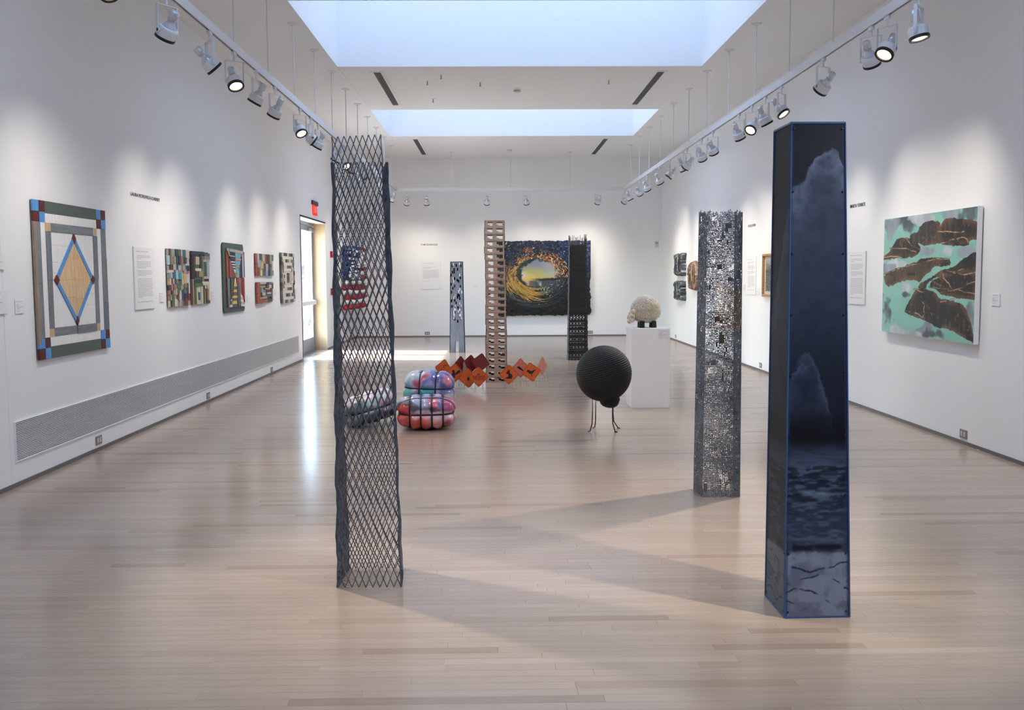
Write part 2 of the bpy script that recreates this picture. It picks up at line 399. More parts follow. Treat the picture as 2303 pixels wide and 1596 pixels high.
def outside():
    g = MB(); g.box(-60, XL - .4, -10, 90, -.14, -.02); struct(g.build('ground', mat('pale_concrete_paving', (196, 190, 182), .8, nscale=3, namt=.08)))
    brick = mat('mauve_brick', (178, 150, 158), .8, nscale=20, namt=.15)
    w = thing('garden_wall', 'low mauve brick garden wall outside beyond the glass door', 'wall', (-6.1, 31, -.02))
    r = random.Random(5); b = MB(); b.box(-9, 3.5, 0, .22, 0, 1.36); b.build('wall_core', brick, w)
    b = MB(); b.box(-9, 3.6, -.04, .26, 1.36, 1.44); b.build('coping', M['ground_c'] if 'ground_c' in M else mat('coping_stone', (190, 186, 180), .8), w)
    # parked white van
    v = thing('parked_van', 'white van parked outside behind the low brick wall', 'van', (-8.4, 38.5, -.02))
    body = MB(); prof = smooth_poly([(-2.3, .35), (-2.35, 1.0), (-1.75, 1.2), (-1.2, 2.1), (2.2, 2.15), (2.35, 1.9), (2.35, .35)], 2)
    body.prism(prof, -.95, .95, lin((235, 238, 242))); body.build('body', M['print'], v)
    wd = MB(); wd.prism([(-1.55, 1.3), (-1.1, 1.95), (-.3, 1.95), (-.3, 1.3)], -.965, -.93, lin((60, 75, 90))); wd.prism([(-.1, 1.3), (-.1, 1.95), (1.0, 1.95), (1.0, 1.3)], -.965, -.93, lin((60, 75, 90))); wd.build('window', M['gloss_print'], v)
    tl = MB(); tl.box(2.3, 2.37, -.9, -.7, .9, 1.4, lin((180, 60, 65))); tl.build('tail_lamp', M['gloss_print'], v)
    for x in (-1.5, 1.5):
        for y in (-.86, .66):
            k = MB(); k.lathe([(.0, 0), (.34, 0), (.34, .2), (0, .2)], 18, (0.02, 0.02, 0.02, 1), Matrix.Translation((x, y, .34)) @ Matrix.Rotation(-math.pi / 2, 4, 'X')); k.build('wheel', M['print'], v)
    # trees and a far building
    bd = thing('building', 'pale blue-grey building far outside the door', 'building', (-16, 62, -.02))
    q = MB(); q.box(-14, 14, 0, 8, 0, 4.2, lin((176, 190, 205))); q.build('wall', M['print'], bd)
    q = MB(); q.box(-14.4, 14.4, -.5, 8.5, 4.2, 4.5, lin((200, 205, 210))); q.build('roof', M['print'], bd)
    for k in range(8):
        q = MB(); q.box(-12.6 + k * 3.4, -10.9 + k * 3.4, -.05, .02, 1.2, 3.0, lin((120, 140, 165))); q.build('window', M['gloss_print'], bd)
    for i, (x, y, h) in enumerate(((-7.1, 34.6, 4.6), (-11.8, 48, 7.5))):
        t = thing('garden_tree', ('small pale green tree outside by the brick wall', 'tall pale green tree before the far building')[i], 'tree', (x, y, -.02))
        tr = MB(); tr.tube([(0, 0, 0), (.05, 0, h * .3), (0, .05, h * .6)], [.12, .1, .05], 8, lin((110, 95, 80))); tr.build('trunk', M['print'], t)
        lf = MB(); rr = random.Random(i)
        for k in range(900):
            p = Vector((rr.gauss(0, h * .13), rr.gauss(0, h * .13), h * .72 + rr.gauss(0, h * .12))); s = h * .028
            d = Vector((rr.gauss(0, 1), rr.gauss(0, 1), rr.gauss(0, 1))).normalized(); e = d.orthogonal().normalized(); f2 = d.cross(e)
            lf.face([p + e * s, p + f2 * s * .6, p - e * s, p - f2 * s * .6], lin((196 + rr.randint(-25, 25), 206 + rr.randint(-20, 20), 190)))
        stuff(lf.build('foliage', M['print'], t))
    b = thing('shrub', 'low grey-green shrub at the foot of the brick wall', 'shrub', (-5.6, 29.9, -.02))
    lf = MB(); rr = random.Random(9)
    for k in range(700):
        p = Vector((rr.gauss(0, .5), max(-.5, min(.7, rr.gauss(0, .22))), abs(rr.gauss(0, .26)) + .04)); s = .07
        d = Vector((rr.gauss(0, 1), rr.gauss(0, 1), rr.gauss(0, 1))).normalized(); e = d.orthogonal().normalized(); f2 = d.cross(e)
        lf.face([p + e * s, p + f2 * s * .6, p - e * s, p - f2 * s * .6], lin((176, 188 + rr.randint(-20, 20), 180)))
    stuff(lf.build('foliage', M['print'], b))
outside()

# ------------------------------------------------------------------ ceiling fittings
def ceiling_fittings():
    for i, (x, y0, y1, lab) in enumerate(((-1.63, 13.70, 16.29, 'dark slot air diffuser in ceiling band, on the patchwork-wall side between the skylights'),
                                (2.345, 13.70, 16.29, 'dark slot air diffuser in ceiling band, on the painted-canvas side between the skylights'),
                                (-1.645, 20.30, 22.87, 'small far dark slot diffuser by end wall, on the patchwork-wall side'),
                                (2.33, 20.32, 22.89, 'small far dark slot diffuser by end wall, on the painted-canvas side'))):
        v = thing('slot_diffuser', lab, 'vent', (x, (y0 + y1) / 2, HC), 0, 'ceiling slot diffusers')
        L = (y1 - y0) / 2; b = MB(); w = .05
        for s in (-1, 1):
            b.box(s * (w + .018) - .018, s * (w + .018) + .018, -L - .03, L + .03, -.012, 0)
            b.box(-w, w, s * L + min(0, s * .03), s * L + max(0, s * .03), -.012, 0)
        b.build('frame', M['ceil'], v)
        b = MB(); b.box(-w, w, -L, L, -.003, -.0005); b.build('recess_shade_plate', mat('diffuser_shade', (92, 98, 96), .8), v)  # flat plate coloured dark for the shade inside the slot
        for k in (-.03, -.01, .01, .03):
            b = MB(); b.box(k - .003, k + .003, -L, L, -.012, -.003); b.build('blade', mat('diffuser_blade', (120, 124, 122), .6), v)
    for x, y, lab in ((.356, 15.0, 'small white smoke detector on the ceiling between the two skylights'), (.345, 22.0, 'tiny white smoke detector on the ceiling by the end wall')):
        v = thing('smoke_detector', lab, 'detector', (x, y, HC))
        b = MB(); b.lathe([(0, -.05), (.035, -.05), (.05, -.038), (.055, -.02), (.055, 0)], 20); b.build('housing', M['white_metal'], v)
        b = MB(); b.lathe([(.0525, -.034), (.0565, -.03), (.0565, -.026), (.0525, -.022)], 20); b.build('vent_ring', M['plate'], v)
    for i, (x, y, lab) in enumerate(((-.973, 14.352, 'small hanging sprinkler head on the ceiling, second from the patchwork-wall diffuser'), (-.747, 13.917, 'small sprinkler head just beyond the big skylight edge'),
            (-.98, 15.771, 'small sprinkler head just before the far skylight edge'), (-.201, 14.458, 'small sprinkler head on the ceiling next to the smoke detector'), (1.681, 14.316, 'small sprinkler head on the ceiling nearest the painted-canvas diffuser'))):
        v = thing('sprinkler_head', lab, 'sprinkler', (x, y, HC), 0, 'ceiling sprinkler heads')
        b = MB(); b.lathe([(0, -.006), (.03, -.006), (.032, 0)], 14); b.build('escutcheon', M['ceil'], v)
        b = MB(); b.lathe([(.006, -.006), (.008, -.045), (.004, -.05), (.016, -.055), (.016, -.058), (0, -.058)], 10); b.build('nozzle', M['plate'], v)
ceiling_fittings()

# ------------------------------------------------------------------ track rails and spots
ZT = 3.47
TL, TR, TB = -2.26, 2.995, 22.45
def rail(lab, x0, y0, x1, y1, rods):
    """a lighting rail hung on rods"""
    t = thing('lighting_rail', lab, 'rail', ((x0 + x1) / 2, (y0 + y1) / 2, ZT), 0, 'hanging lighting rails')
    cx, cy = (x0 + x1) / 2, (y0 + y1) / 2
    b = MB(); h = .02
    if x0 == x1:
        L = (y1 - y0) / 2
        b.box(-.02, .02, -L, L, .012, .055); b.box(-.02, -.009, -L, L, -.02, .012); b.box(.009, .02, -L, L, -.02, .012)
        d = MB(); d.box(-.009, .009, -L, L, -.006, .012)
    else:
        L = (x1 - x0) / 2
        b.box(-L, L, -.02, .02, .012, .055); b.box(-L, L, -.02, -.009, -.02, .012); b.box(-L, L, .009, .02, -.02, .012)
        d = MB(); d.box(-L, L, -.009, .009, -.006, .012)
    b.build('channel', M['white_metal'], t); d.build('dark_slot', M['black_rim'], t)
    for rx, ry in rods:
        r = MB(); r.tube([(rx - cx, ry - cy, .055), (rx - cx, ry - cy, HC - ZT - .03)], .0065, 8); ro = r.build('hanging_rod', M['white_metal'], t)
        c = MB(); c.lathe([(.007, -.035), (.014, -.03), (.02, -.02), (.06, -.008), (.062, 0)], 18, M=Matrix.Translation((rx - cx, ry - cy, HC - ZT))); c.build('ceiling_canopy', M['white_metal'], ro)
rods = [11.136 + 1.27 * k for k in range(-9, 9)]
rail('long white lighting rail hung on rods above the patchwork wall', TL, -2.5, TL, TB + .02, [(TL, y) for y in rods])
rail('long white lighting rail hung on rods above the painted-canvas wall', TR, -2.5, TR, TB + .02, [(TR, y + .03) for y in rods])
rail('short white lighting rail hung across before the end wall', TL + .03, TB, TR - .03, TB, [(-1.0, TB), (.37, TB), (1.75, TB)])

PROTO = {}
def spot_proto():
    st = MB(); st.box(-.012, .012, -.04, .04, -.03, 0); st.lathe([(.006, -.075), (.009, -.075), (.009, -.03)], 10); PROTO['stem'] = st
    yk = MB(); r = .082
    yk.box(-r, r, -.011, .011, -.081, -.077)
    for s in (-1, 1): yk.box(s * r - .002, s * r + .002, -.012, .012, -.27, -.077)
    PROTO['yoke'] = yk
    hs = MB(); hs.lathe([(.050, .035), (.058, .036), (.066, .030), (.069, .02), (.069, -.034), (.064, -.034), (.062, .018), (.048, .028), (.050, .035)], 28)
    for s in (-1, 1): hs.lathe([(0, 0), (.012, 0), (.012, .015), (0, .015)], 10, M=Matrix.Translation((s * .069, 0, 0)) @ Matrix.Rotation(s * math.pi / 2, 4, 'Y'))
    PROTO['housing'] = hs
    rm = MB(); rm.lathe([(.069, -.034), (.071, -.034), (.071, -.054), (.056, -.054), (.056, -.034), (.069, -.034)], 28); PROTO['rim'] = rm
    bl = MB(); bl.lathe([(.052, -.01), (.05, .03), (.036, .058), (.022, .078), (.021, .085), (.03, .087), (.031, .150), (.024, .156), (0, .156)], 22); PROTO['bulb'] = bl
    ln = MB(); ln.lathe([(.055, -.043), (.045, -.048), (.02, -.051), (0, -.0515)], 22); PROTO['lens'] = ln
    mats = {'stem': 'white_metal', 'yoke': 'white_metal', 'housing': 'white_metal', 'rim': 'black_rim', 'bulb': 'bulb', 'lens': 'lens'}
    out = {}
    for k, b in PROTO.items():
        o = b.build(k, M[mats[k]], None, smooth=k in ('bulb', 'lens')); out[k] = o
    return out
_P = None
ORD = ['first', 'second', 'third', 'fourth', 'fifth', 'sixth', 'seventh', 'eighth', 'ninth', 'tenth', 'eleventh', 'twelfth', 'thirteenth', 'fourteenth', 'fifteenth', 'sixteenth', 'seventeenth', 'eighteenth', 'nineteenth', 'twentieth', 'twenty-first', 'twenty-second', 'twenty-third']
def spot(x, y, target, label, group, power=1.0, col=(1, .90, .77), size=88):
    """one fixture hanging from a rail at (x,y), aimed at a point"""
    global _P
    first = _P is None
    if first: _P = spot_proto()
    t = thing('track_spotlight', label, 'spotlight', (x, y, ZT - .02), 0, group)
    piv = Vector((x, y, ZT - .02 - .255)); d = (Vector(target) - Vector((0, 0, .25 if abs(target[0]) > 3 else 0)) - piv).normalized()
    az = math.atan2(d.y, d.x); tilt = math.acos(max(-1, min(1, -d.z)))
    def cp(k, parent):
        o = _P[k] if first else _P[k].copy()
        if not first: COL.objects.link(o)
        o.parent = parent; return o
    cp('stem', t)
    yk = cp('yoke', t); yk.rotation_euler = (0, 0, az - math.pi / 2)
    hs = cp('housing', t); hs.location = (0, 0, -.255)
    # housing axis -z turned towards the target, pivot axis (local x) kept level
    hs.rotation_euler = (tilt, 0, az - math.pi / 2)
    for k in ('rim', 'bulb', 'lens'): cp(k, hs)
    if power:
        l = bpy.data.lights.new('lamp_light', 'SPOT'); l.energy = SPOT_W * power * (.95 if abs(target[0]) > 3 or target[1] > 23 else 1.0); l.color = col
        l.spot_size = math.radians(size if abs(target[0]) > 3 or target[1] > 23 else 62); l.spot_blend = 1.0; l.shadow_soft_size = .05
        o = bpy.data.objects.new('lamp_light', l); COL.objects.link(o); o.parent = hs; o.location = (0, 0, -.062)
    return t

def all_spots():
    G1 = 'spotlights on the rail above the patchwork wall'
    L = [(1.4, (-3.4, 2.4, 1.5), 0.6), (3.3, (-3.4, 4.2, 1.5), .6), (5.82, (-.5, 4.6, .7), 4.0), (6.86, (-3.43, 7.6, 1.55), .9), (7.87, (.2, 9.6, .2), 1.6), (8.59, (-1.0, 7.0, 0), 1.6),
         (9.36, (-3.46, 9.6, 1.5), .8), (10.14, (-3.43, 10.75, 1.5), .9), (11.41, (-.75, 9.8, .3), 1.8), (12.06, (.3, 13.4, 1.1), 1.6), (12.57, (-3.43, 12.9, 1.5), .9), (13.98, (-3.43, 14.5, 1.5), .9),
         (14.81, (-.2, 12.9, .4), 1.5), (15.49, (-3.43, 16.1, 1.5), .9), (16.61, (-.7, 18.6, 1.0), .8), (19.6, (-3.4, 20.6, 1.6), .7), (21.4, (-3.3, 22.3, 1.5), .9)]
    for i, (y, t, p) in enumerate(L):
        what = 'aimed at the wall' if t[0] < -3 else 'turned out over the room'
        lab = 'white spotlight %s, %s in sight on rail above patchwork wall' % (what, ORD[i - 2]) if i > 1 else 'white spotlight %s, %s before first one in sight above patchwork wall' % (what, ('two lamps', 'one lamp')[i])
        spot(TL, y, t, lab, G1, p)
    G2 = 'spotlights on the rail above the painted-canvas wall'
    R = [(1.4, (4.05, 2.6, 1.5), .6), (2.80, (1.2, 4.35, .7), 4.4), (4.6, (4.05, 5.6, 1.5), .6), (6.89, (3.6, 6.4, .0), .8), (7.44, (1.35, 6.3, .6), 4.0), (7.753, (4.07, 8.8, 1.5), .9), (8.867, (1.72, 10.95, 1.0), .9),
         (10.147, (4.07, 9.1, 1.5), .9), (10.744, (4.1, 10.95, 1.5), .8), (11.297, (1.0, 9.2, .45), 3.2), (11.891, (4.07, 12.6, 1.5), .7), (13.31, (4.07, 14.4, 1.5), .9), (14.03, (4.1, 15.4, 1.5), .8), (15.09, (1.5, 17.0, 1.2), 1.5),
         (15.41, (4.08, 15.9, 1.5), .8), (16.54, (1.45, 16.9, 1.2), .8), (17.61, (4.1, 18.4, 1.5), .7), (19.05, (4.08, 19.9, 1.5), 1.0), (20.04, (4.08, 21.5, 1.8), 1.0), (21.42, (4.08, 21.5, 1.1), .8), (22.3, (2.0, 23.7, 1.5), .6)]
    for i, (y, t, p) in enumerate(R):
        what = 'aimed at the wall' if t[0] > 4 else 'turned out over the room'
        lab = 'white spotlight %s, %s in sight on rail above painted-canvas wall' % (what, ORD[i - 3]) if i > 2 else 'white spotlight %s, %s before those in sight above painted-canvas wall' % (what, ('three lamps', 'two lamps', 'one lamp')[i])
        spot(TR, y, t, lab, G2, p)
    G3 = 'spotlights on the short rail before the end wall'
    for i, (x, t, p) in enumerate([(-2.03, (-2.4, 23.7, 1.7), .5), (-1.573, (-1.57, 23.7, 1.5), .9), (-.18, (-.3, 23.7, 1.5), .7), (.734, (1.0, 23.7, 1.5), 1.0), (2.39, (1.9, 23.7, 1.5), 1.0)]):
        p *= .72; spot(x, TB, t, 'white track spotlight aimed at end wall, %s along the short far rail' % ORD[i], G3, p)
all_spots()

# ------------------------------------------------------------------ wall frames: local x = rightwards, -y = out of the wall, z = up
LW, RW, BW = math.pi / 2, -math.pi / 2, 0.0
def on_left(y, z, d=0.0): return (XL + .002 + d, y, z)
def on_right(y, z): return (XR - .002, y, z)
def on_back(x, z): return (x, YB - .002, z)

def grille():
    y0, y1, z0, z1 = 6.905, 16.91, .184, .463
    t = thing('heating_grille', 'long low white wall grille of thin horizontal slats', 'grille', (XL, (y0 + y1) / 2, z0), LW)
    L = (y1 - y0) / 2; H = z1 - z0
    b = MB(); b.box(-L, L, -.002, 0, 0, H); b.build('recess_shade_plate', M['dark'], t)  # dark plate stands in for shade of an uncut recess behind the slats
    b = MB(); e = .007
    b.box(-L - e, L + e, -.012, 0, -e, 0); b.box(-L - e, L + e, -.012, 0, H, H + e); b.box(-L - e, -L, -.012, 0, 0, H); b.box(L, L + e, -.012, 0, 0, H)
    b.build('frame', M['wall'], t)
    n = 23; p = H / n
    for k in range(n):
        b = MB(); b.box(-L, L, -.011, -.003, p * (k + .0), p * (k + .52)); b.build('slat', M['slat'], t)
    for k in range(1, 10):
        b = MB(); x = -L + 2 * L * k / 10; b.box(x - .0015, x + .0015, -.0028, -.002, 0, H); b.build('support_rib', M['slat'], t)
grille()

def outlets():
    spec = [(on_left(8.345, .092), LW, 'steel outlet plate under the grille below the diamond panel'), (on_left(11.55, .08), LW, 'steel outlet plate low on patchwork wall, under the two mosaic panels'), (on_left(14.85, .07), LW, 'steel outlet plate low on patchwork wall, nearest the glass door'),
            (on_right(8.293, .09), RW, 'steel outlet plate low on wall under the big teal painting'), (on_right(14.78, .09), RW, 'steel outlet plate low on wall under the wood-framed picture'), (on_right(21.81, .098), RW, 'tiny outlet plate low on wall under the grey bark reliefs'),
            (on_back(-1.688, .09), BW, 'outlet plate low on end wall below the far text panel'), (on_back(2.345, .09), BW, 'outlet plate low on end wall below the stormy wave painting')]
    for loc, rz, lab in spec:
        t = thing('outlet_plate', lab, 'outlet', loc, rz, 'wall outlets')
        b = MB(); b.bevbox(-.062, .062, -.007, 0, -.038, .038, .003); b.build('plate', M['plate'], t)
        for s in (-1, 1):
            b = MB(); b.bevbox(s * .026 - .015, s * .026 + .015, -.0095, -.006, -.02, .02, .002); q = b.build('receptacle', M['insert'], t)
            b = MB()
            for dz in (-.008, .008): b.box(s * .026 - .005, s * .026 + .005, -.0098, -.0094, dz - .002, dz + .002)
            b.build('slot', M['black_rim'], q)
outlets()

def text_panel(loc, rz, w, h, lab, cat='text panel', seed=0, blocks=None, t=.012, name='text_panel'):
    o = thing(name, lab, cat, loc, rz)
    b = MB(); b.bevbox(-w / 2, w / 2, -t, 0, -h / 2, h / 2, .002); b.build('board', M['card'], o)
    r = random.Random(seed); p = MB()
    for x0, x1, v0, v1, lh, short in (blocks or [(.1, .8, .07, .1, .03, 0), (.14, .86, .14, .19, .024, .3), (.14, .88, .235, .34, .024, .8), (.14, .9, .38, .46, .024, .7), (.14, .92, .51, .82, .0245, .3), (.1, .9, .875, .89, .03, 0)]):
        v = v0
        while v < v1 - 1e-4:
            last = v + lh >= v1 - 1e-4
            xe = x0 + (x1 - x0) * (r.uniform(.93, 1) if not last or not short else max(.25, short * r.uniform(.7, 1.1)))
            x = x0
            while x < xe:
                wl = r.uniform(.03, .1); xx = min(x + wl, xe)
                z = h / 2 - v * h; th = lh * h * .36
                p.face([(-w / 2 + x * w, -t - .0004, z - th), (-w / 2 + xx * w, -t - .0004, z - th), (-w / 2 + xx * w, -t - .0004, z), (-w / 2 + x * w, -t - .0004, z)])
                x = xx + .014
            v += lh
    stuff(p.build('printed_text', M['ink'], o)); return o
CARD = [(.1, .75, .1, .2, .1, 0), (.1, .45, .33, .45, .1, .5), (.1, .85, .5, .62, .1, .6), (.1, .5, .78, .85, .09, 0)]
def panels():
    text_panel(on_left(9.565, 1.495), LW, .53, .61, 'tall white text panel beside the diamond panel, under dark wall lettering', seed=1)
    text_panel(on_right(10.865, 1.452), RW, .5, .595, 'white text panel beside the big teal painting', seed=2)
    text_panel(on_right(15.37, 1.478), RW, .54, .605, 'white text panel between circuit tower and wood-framed picture', seed=3)
    text_panel(on_back(-1.582, 1.515), BW, .478, .675, 'white text panel on the end wall beside the grey tower', seed=4, blocks=[(.1, .7, .06, .09, .03, 0), (.1, .75, .2, .24, .03, .6), (.1, .93, .3, .62, .022, .5), (.1, .5, .7, .72, .022, 0)])
    text_panel(on_left(6.70, 1.615), LW, .34, .11, 'upper white card at the very edge beyond the diamond panel', 'label card', 5, CARD, name='label_card')
    text_panel(on_left(6.70, 1.335), LW, .34, .17, 'lower white card at the very edge beyond the diamond panel', 'label card', 6, CARD, name='label_card')
    for i, (f, rz, a, z, lab) in enumerate([(on_left, LW, 7.06, 1.293, 'small white label card just below the diamond panel level, on its near side'), (on_left, LW, 10.05, 1.293, 'small white label card between text panel and block mosaic'),
            (on_left, LW, 11.87, 1.272, 'small white label card beside the green mosaic panel'), (on_left, LW, 13.53, 1.203, 'small white label card beside the tall green-backed panel'), (on_left, LW, 15.22, 1.25, 'small white label card between two small patchworks and spiral panel'),
            (on_left, LW, 16.83, 1.25, 'small white label card between spiral panel and glass door'),
            (on_right, RW, 7.822, 1.278, 'small white label card alone beyond the big teal painting'), (on_right, RW, 15.82, 1.28, 'small white label card behind the circuit tower edge'), (on_right, RW, 14.98, 1.23, 'small white label card beside the wood-framed picture'), (on_right, RW, 20.5, 1.24, 'small white label card between grey bark reliefs and tan relief'), (on_back, BW, -.46, 1.241, 'small white label card on the end wall beside the cardboard tower')]):
        text_panel(f(a, z), rz, .125 if f is not on_back else .13, .1 if f is not on_back else .05, lab, 'label card', 20 + i, CARD, .006, 'label_card')
panels()

def lettering():
    for txt, loc, rz, w, h, lab in (('LAURA PETROVICH-CHENEY', on_left(9.70, 2.297), LW, .80, .033, 'dark capital lettering on the wall above the tall text panel'),
                           ('MARITA TORBICK', on_right(10.906, 2.27), RW, .455, .038, 'dark capital lettering on the wall beside the big teal painting'),
                           ('PHYLLIS EWEN', on_right(15.41, 2.274), RW, .45, .04, 'dark capital lettering on the wall between the two dark columns'),
                           ('TOM DEININGER', on_back(-1.616, 2.265), BW, .414, .042, 'dark capital lettering on the end wall above its text panel')):
        c = bpy.data.curves.new('wall_lettering', 'FONT'); c.body = txt; c.size = 1; c.align_x = 'CENTER'; c.align_y = 'CENTER'; c.extrude = .01; c.offset = .008; c.resolution_u = 3
        o = bpy.data.objects.new('wall_lettering', c); COL.objects.link(o)
        bpy.context.view_layer.update()
        me = bpy.data.meshes.new_from_object(o.evaluated_get(bpy.context.evaluated_depsgraph_get()))
        bpy.data.objects.remove(o)
        xs = [v.co.x for v in me.vertices]; ys = [v.co.y for v in me.vertices]
        x0, x1, y0, y1 = min(xs), max(xs), min(ys), max(ys)
        for v in me.vertices:
            x, y, z = v.co
            v.co = ((x - (x0 + x1) / 2) / (x1 - x0) * w, -.002 - (z + .01) * .05, (y - (y0 + y1) / 2) / (y1 - y0) * h)
        me.materials.clear(); me.materials.append(M['ink_black'])
        o = thing('wall_lettering', lab, 'lettering', loc, rz, 'wall lettering')
        # each word a mesh of its own: letters are separate islands, taken in order of x
        bm = bmesh.new(); bm.from_mesh(me); bmesh.ops.remove_doubles(bm, verts=bm.verts, dist=1e-6); seen = set(); isl = []
        for v in bm.verts:
            if v in seen: continue
            st = [v]; grp = []; seen.add(v)
            while st:
                a = st.pop(); grp.append(a)
                for e in a.link_edges:
                    q = e.other_vert(a)
                    if q not in seen: seen.add(q); st.append(q)
            isl.append((min(q.co.x for q in grp), [q for q in grp]))
        isl.sort(key=lambda q: q[0]); k = 0
        for word in txt.split(' '):
            mb = MB(); n = len(word); vs = set(); 
            for _, grp in isl[k:k + n]: vs.update(grp)
            k += n
            for f in bm.faces:
                if f.verts[0] in vs: mb.face([q.co for q in f.verts])
            mb.build('lettered_word', M['ink_black'], o)
        bm.free()
lettering()

def font_mesh(name, c, material):
    t = bpy.data.objects.new(name, c); COL.objects.link(t); bpy.context.view_layer.update()
    me = bpy.data.meshes.new_from_object(t.evaluated_get(bpy.context.evaluated_depsgraph_get())); bpy.data.objects.remove(t)
    me.materials.clear(); me.materials.append(material)
    o = bpy.data.objects.new(name, me); COL.objects.link(o); return o

def wall_devices():
    t = thing('exit_sign', 'red exit sign with dark canopy above the glass door', 'exit sign', on_left(18.68, 2.672), LW)
    b = MB(); b.box(-.28, .28, -.03, 0, .19, .27); b.build('canopy', mat('dark_grey_canopy', (70, 70, 74), .5, .3), t)
    b = MB(); b.box(-.2, .2, -.022, -.002, 0, .19); p = b.build('red_panel', emit('lit_red_sign', (226, 60, 64), .75), t)
    c = bpy.data.curves.new('exit_lettering', 'FONT'); c.body = 'EXIT'; c.size = .17; c.align_x = 'CENTER'; c.align_y = 'CENTER'; c.extrude = .001
    o = font_mesh('exit_lettering', c, emit('lit_pale_letter', (255, 120, 112), .9)); o.parent = p; o.location = (0, -.0235, .095); o.rotation_euler = (math.pi / 2, 0, 0)
    red = mat('red_fire_device', (150, 26, 36), .4)
    t = thing('fire_strobe', 'red fire alarm strobe box on wall beyond the door, the upper one', 'alarm', on_left(20.42, 1.965), LW)
    b = MB(); b.bevbox(-.06, .06, -.05, 0, -.065, .065, .008); b.build('housing', red, t)
    b = MB(); b.bevbox(-.03, .03, -.07, -.049, .0, .045, .01); b.build('strobe_lens', M['insert'], t)
    t = thing('fire_pull_station', 'red fire pull station on wall beyond the door, the lower one', 'alarm', on_left(20.4, 1.18), LW)
    b = MB(); b.bevbox(-.06, .06, -.05, 0, -.07, .07, .008); b.build('housing', red, t)
    b = MB(); b.bevbox(-.04, .04, -.06, -.049, -.02, .015, .004); b.build('handle', M['insert'], t)
    t = thing('thermostat', 'small pale thermostat on end wall in its far corner', 'thermostat', on_back(3.98, 2.25), BW)
    b = MB(); b.bevbox(-.05, .05, -.03, 0, -.07, .07, .008); b.build('housing', M['insert'], t)
    b = MB(); b.box(-.03, .03, -.032, -.0295, .01, .045); b.build('display', M['plate'], t)
wall_devices()

# ------------------------------------------------------------------ salvaged-wood pieces on the patchwork wall
def hang(name, label, y0, y1, z0, z1, t, group=None):
    """an empty at the centre of a piece whose front face stands t off the patchwork wall; returns empty, width, height"""
    k = (3.468 - t) / 3.468
    y0, y1, z0, z1 = y0 * k, y1 * k, 1.5 + (z0 - 1.5) * k, 1.5 + (z1 - 1.5) * k
    o = thing(name, label, 'artwork', on_left((y0 + y1) / 2, (z0 + z1) / 2), LW, group)
    return o, y1 - y0, z1 - z0

PR = random.Random(11)
def piece(o, w, h, t, poly, c, name='wood_block', d=None, m='wood_paint', back=None):
    """one piece of painted wood; poly in 0..1 from the top-left corner"""
    if min(c) > 200 and m == 'wood_paint': m = 'white_wood'
    b = MB(); d = PR.uniform(-.003, .004) if d is None else d
    pts = [((u - .5) * w, (.5 - v) * h) for u, v in poly]
    cx = sum(p[0] for p in pts) / len(pts); cz = sum(p[1] for p in pts) / len(pts)
    g = .0022 if name in ('white_plank', 'tan_plank') else .0012
    q = []
    for x, z in pts:
        dx, dz = cx - x, cz - z; L = math.hypot(dx, dz) or 1
        q.append((x + dx / L * g, z + dz / L * g))
    b.prism(q, -t - d, -t * .45 if back is None else back, lin(c))
    return b.build(name, M[m], o)
def rect(o, w, h, t, u0, u1, v0, v1, c, **k):
    return piece(o, w, h, t, [(u0, v0), (u1, v0), (u1, v1), (u0, v1)], c, **k)
def backing(o, w, h, t, c=(70, 62, 55), e=.004):
    b = MB(); b.box(-w / 2 + e, w / 2 - e, -t * .55, -.004, -h / 2 + e, h / 2 - e, lin(c)); return b.build('backing_board', M['wood_paint'], o)

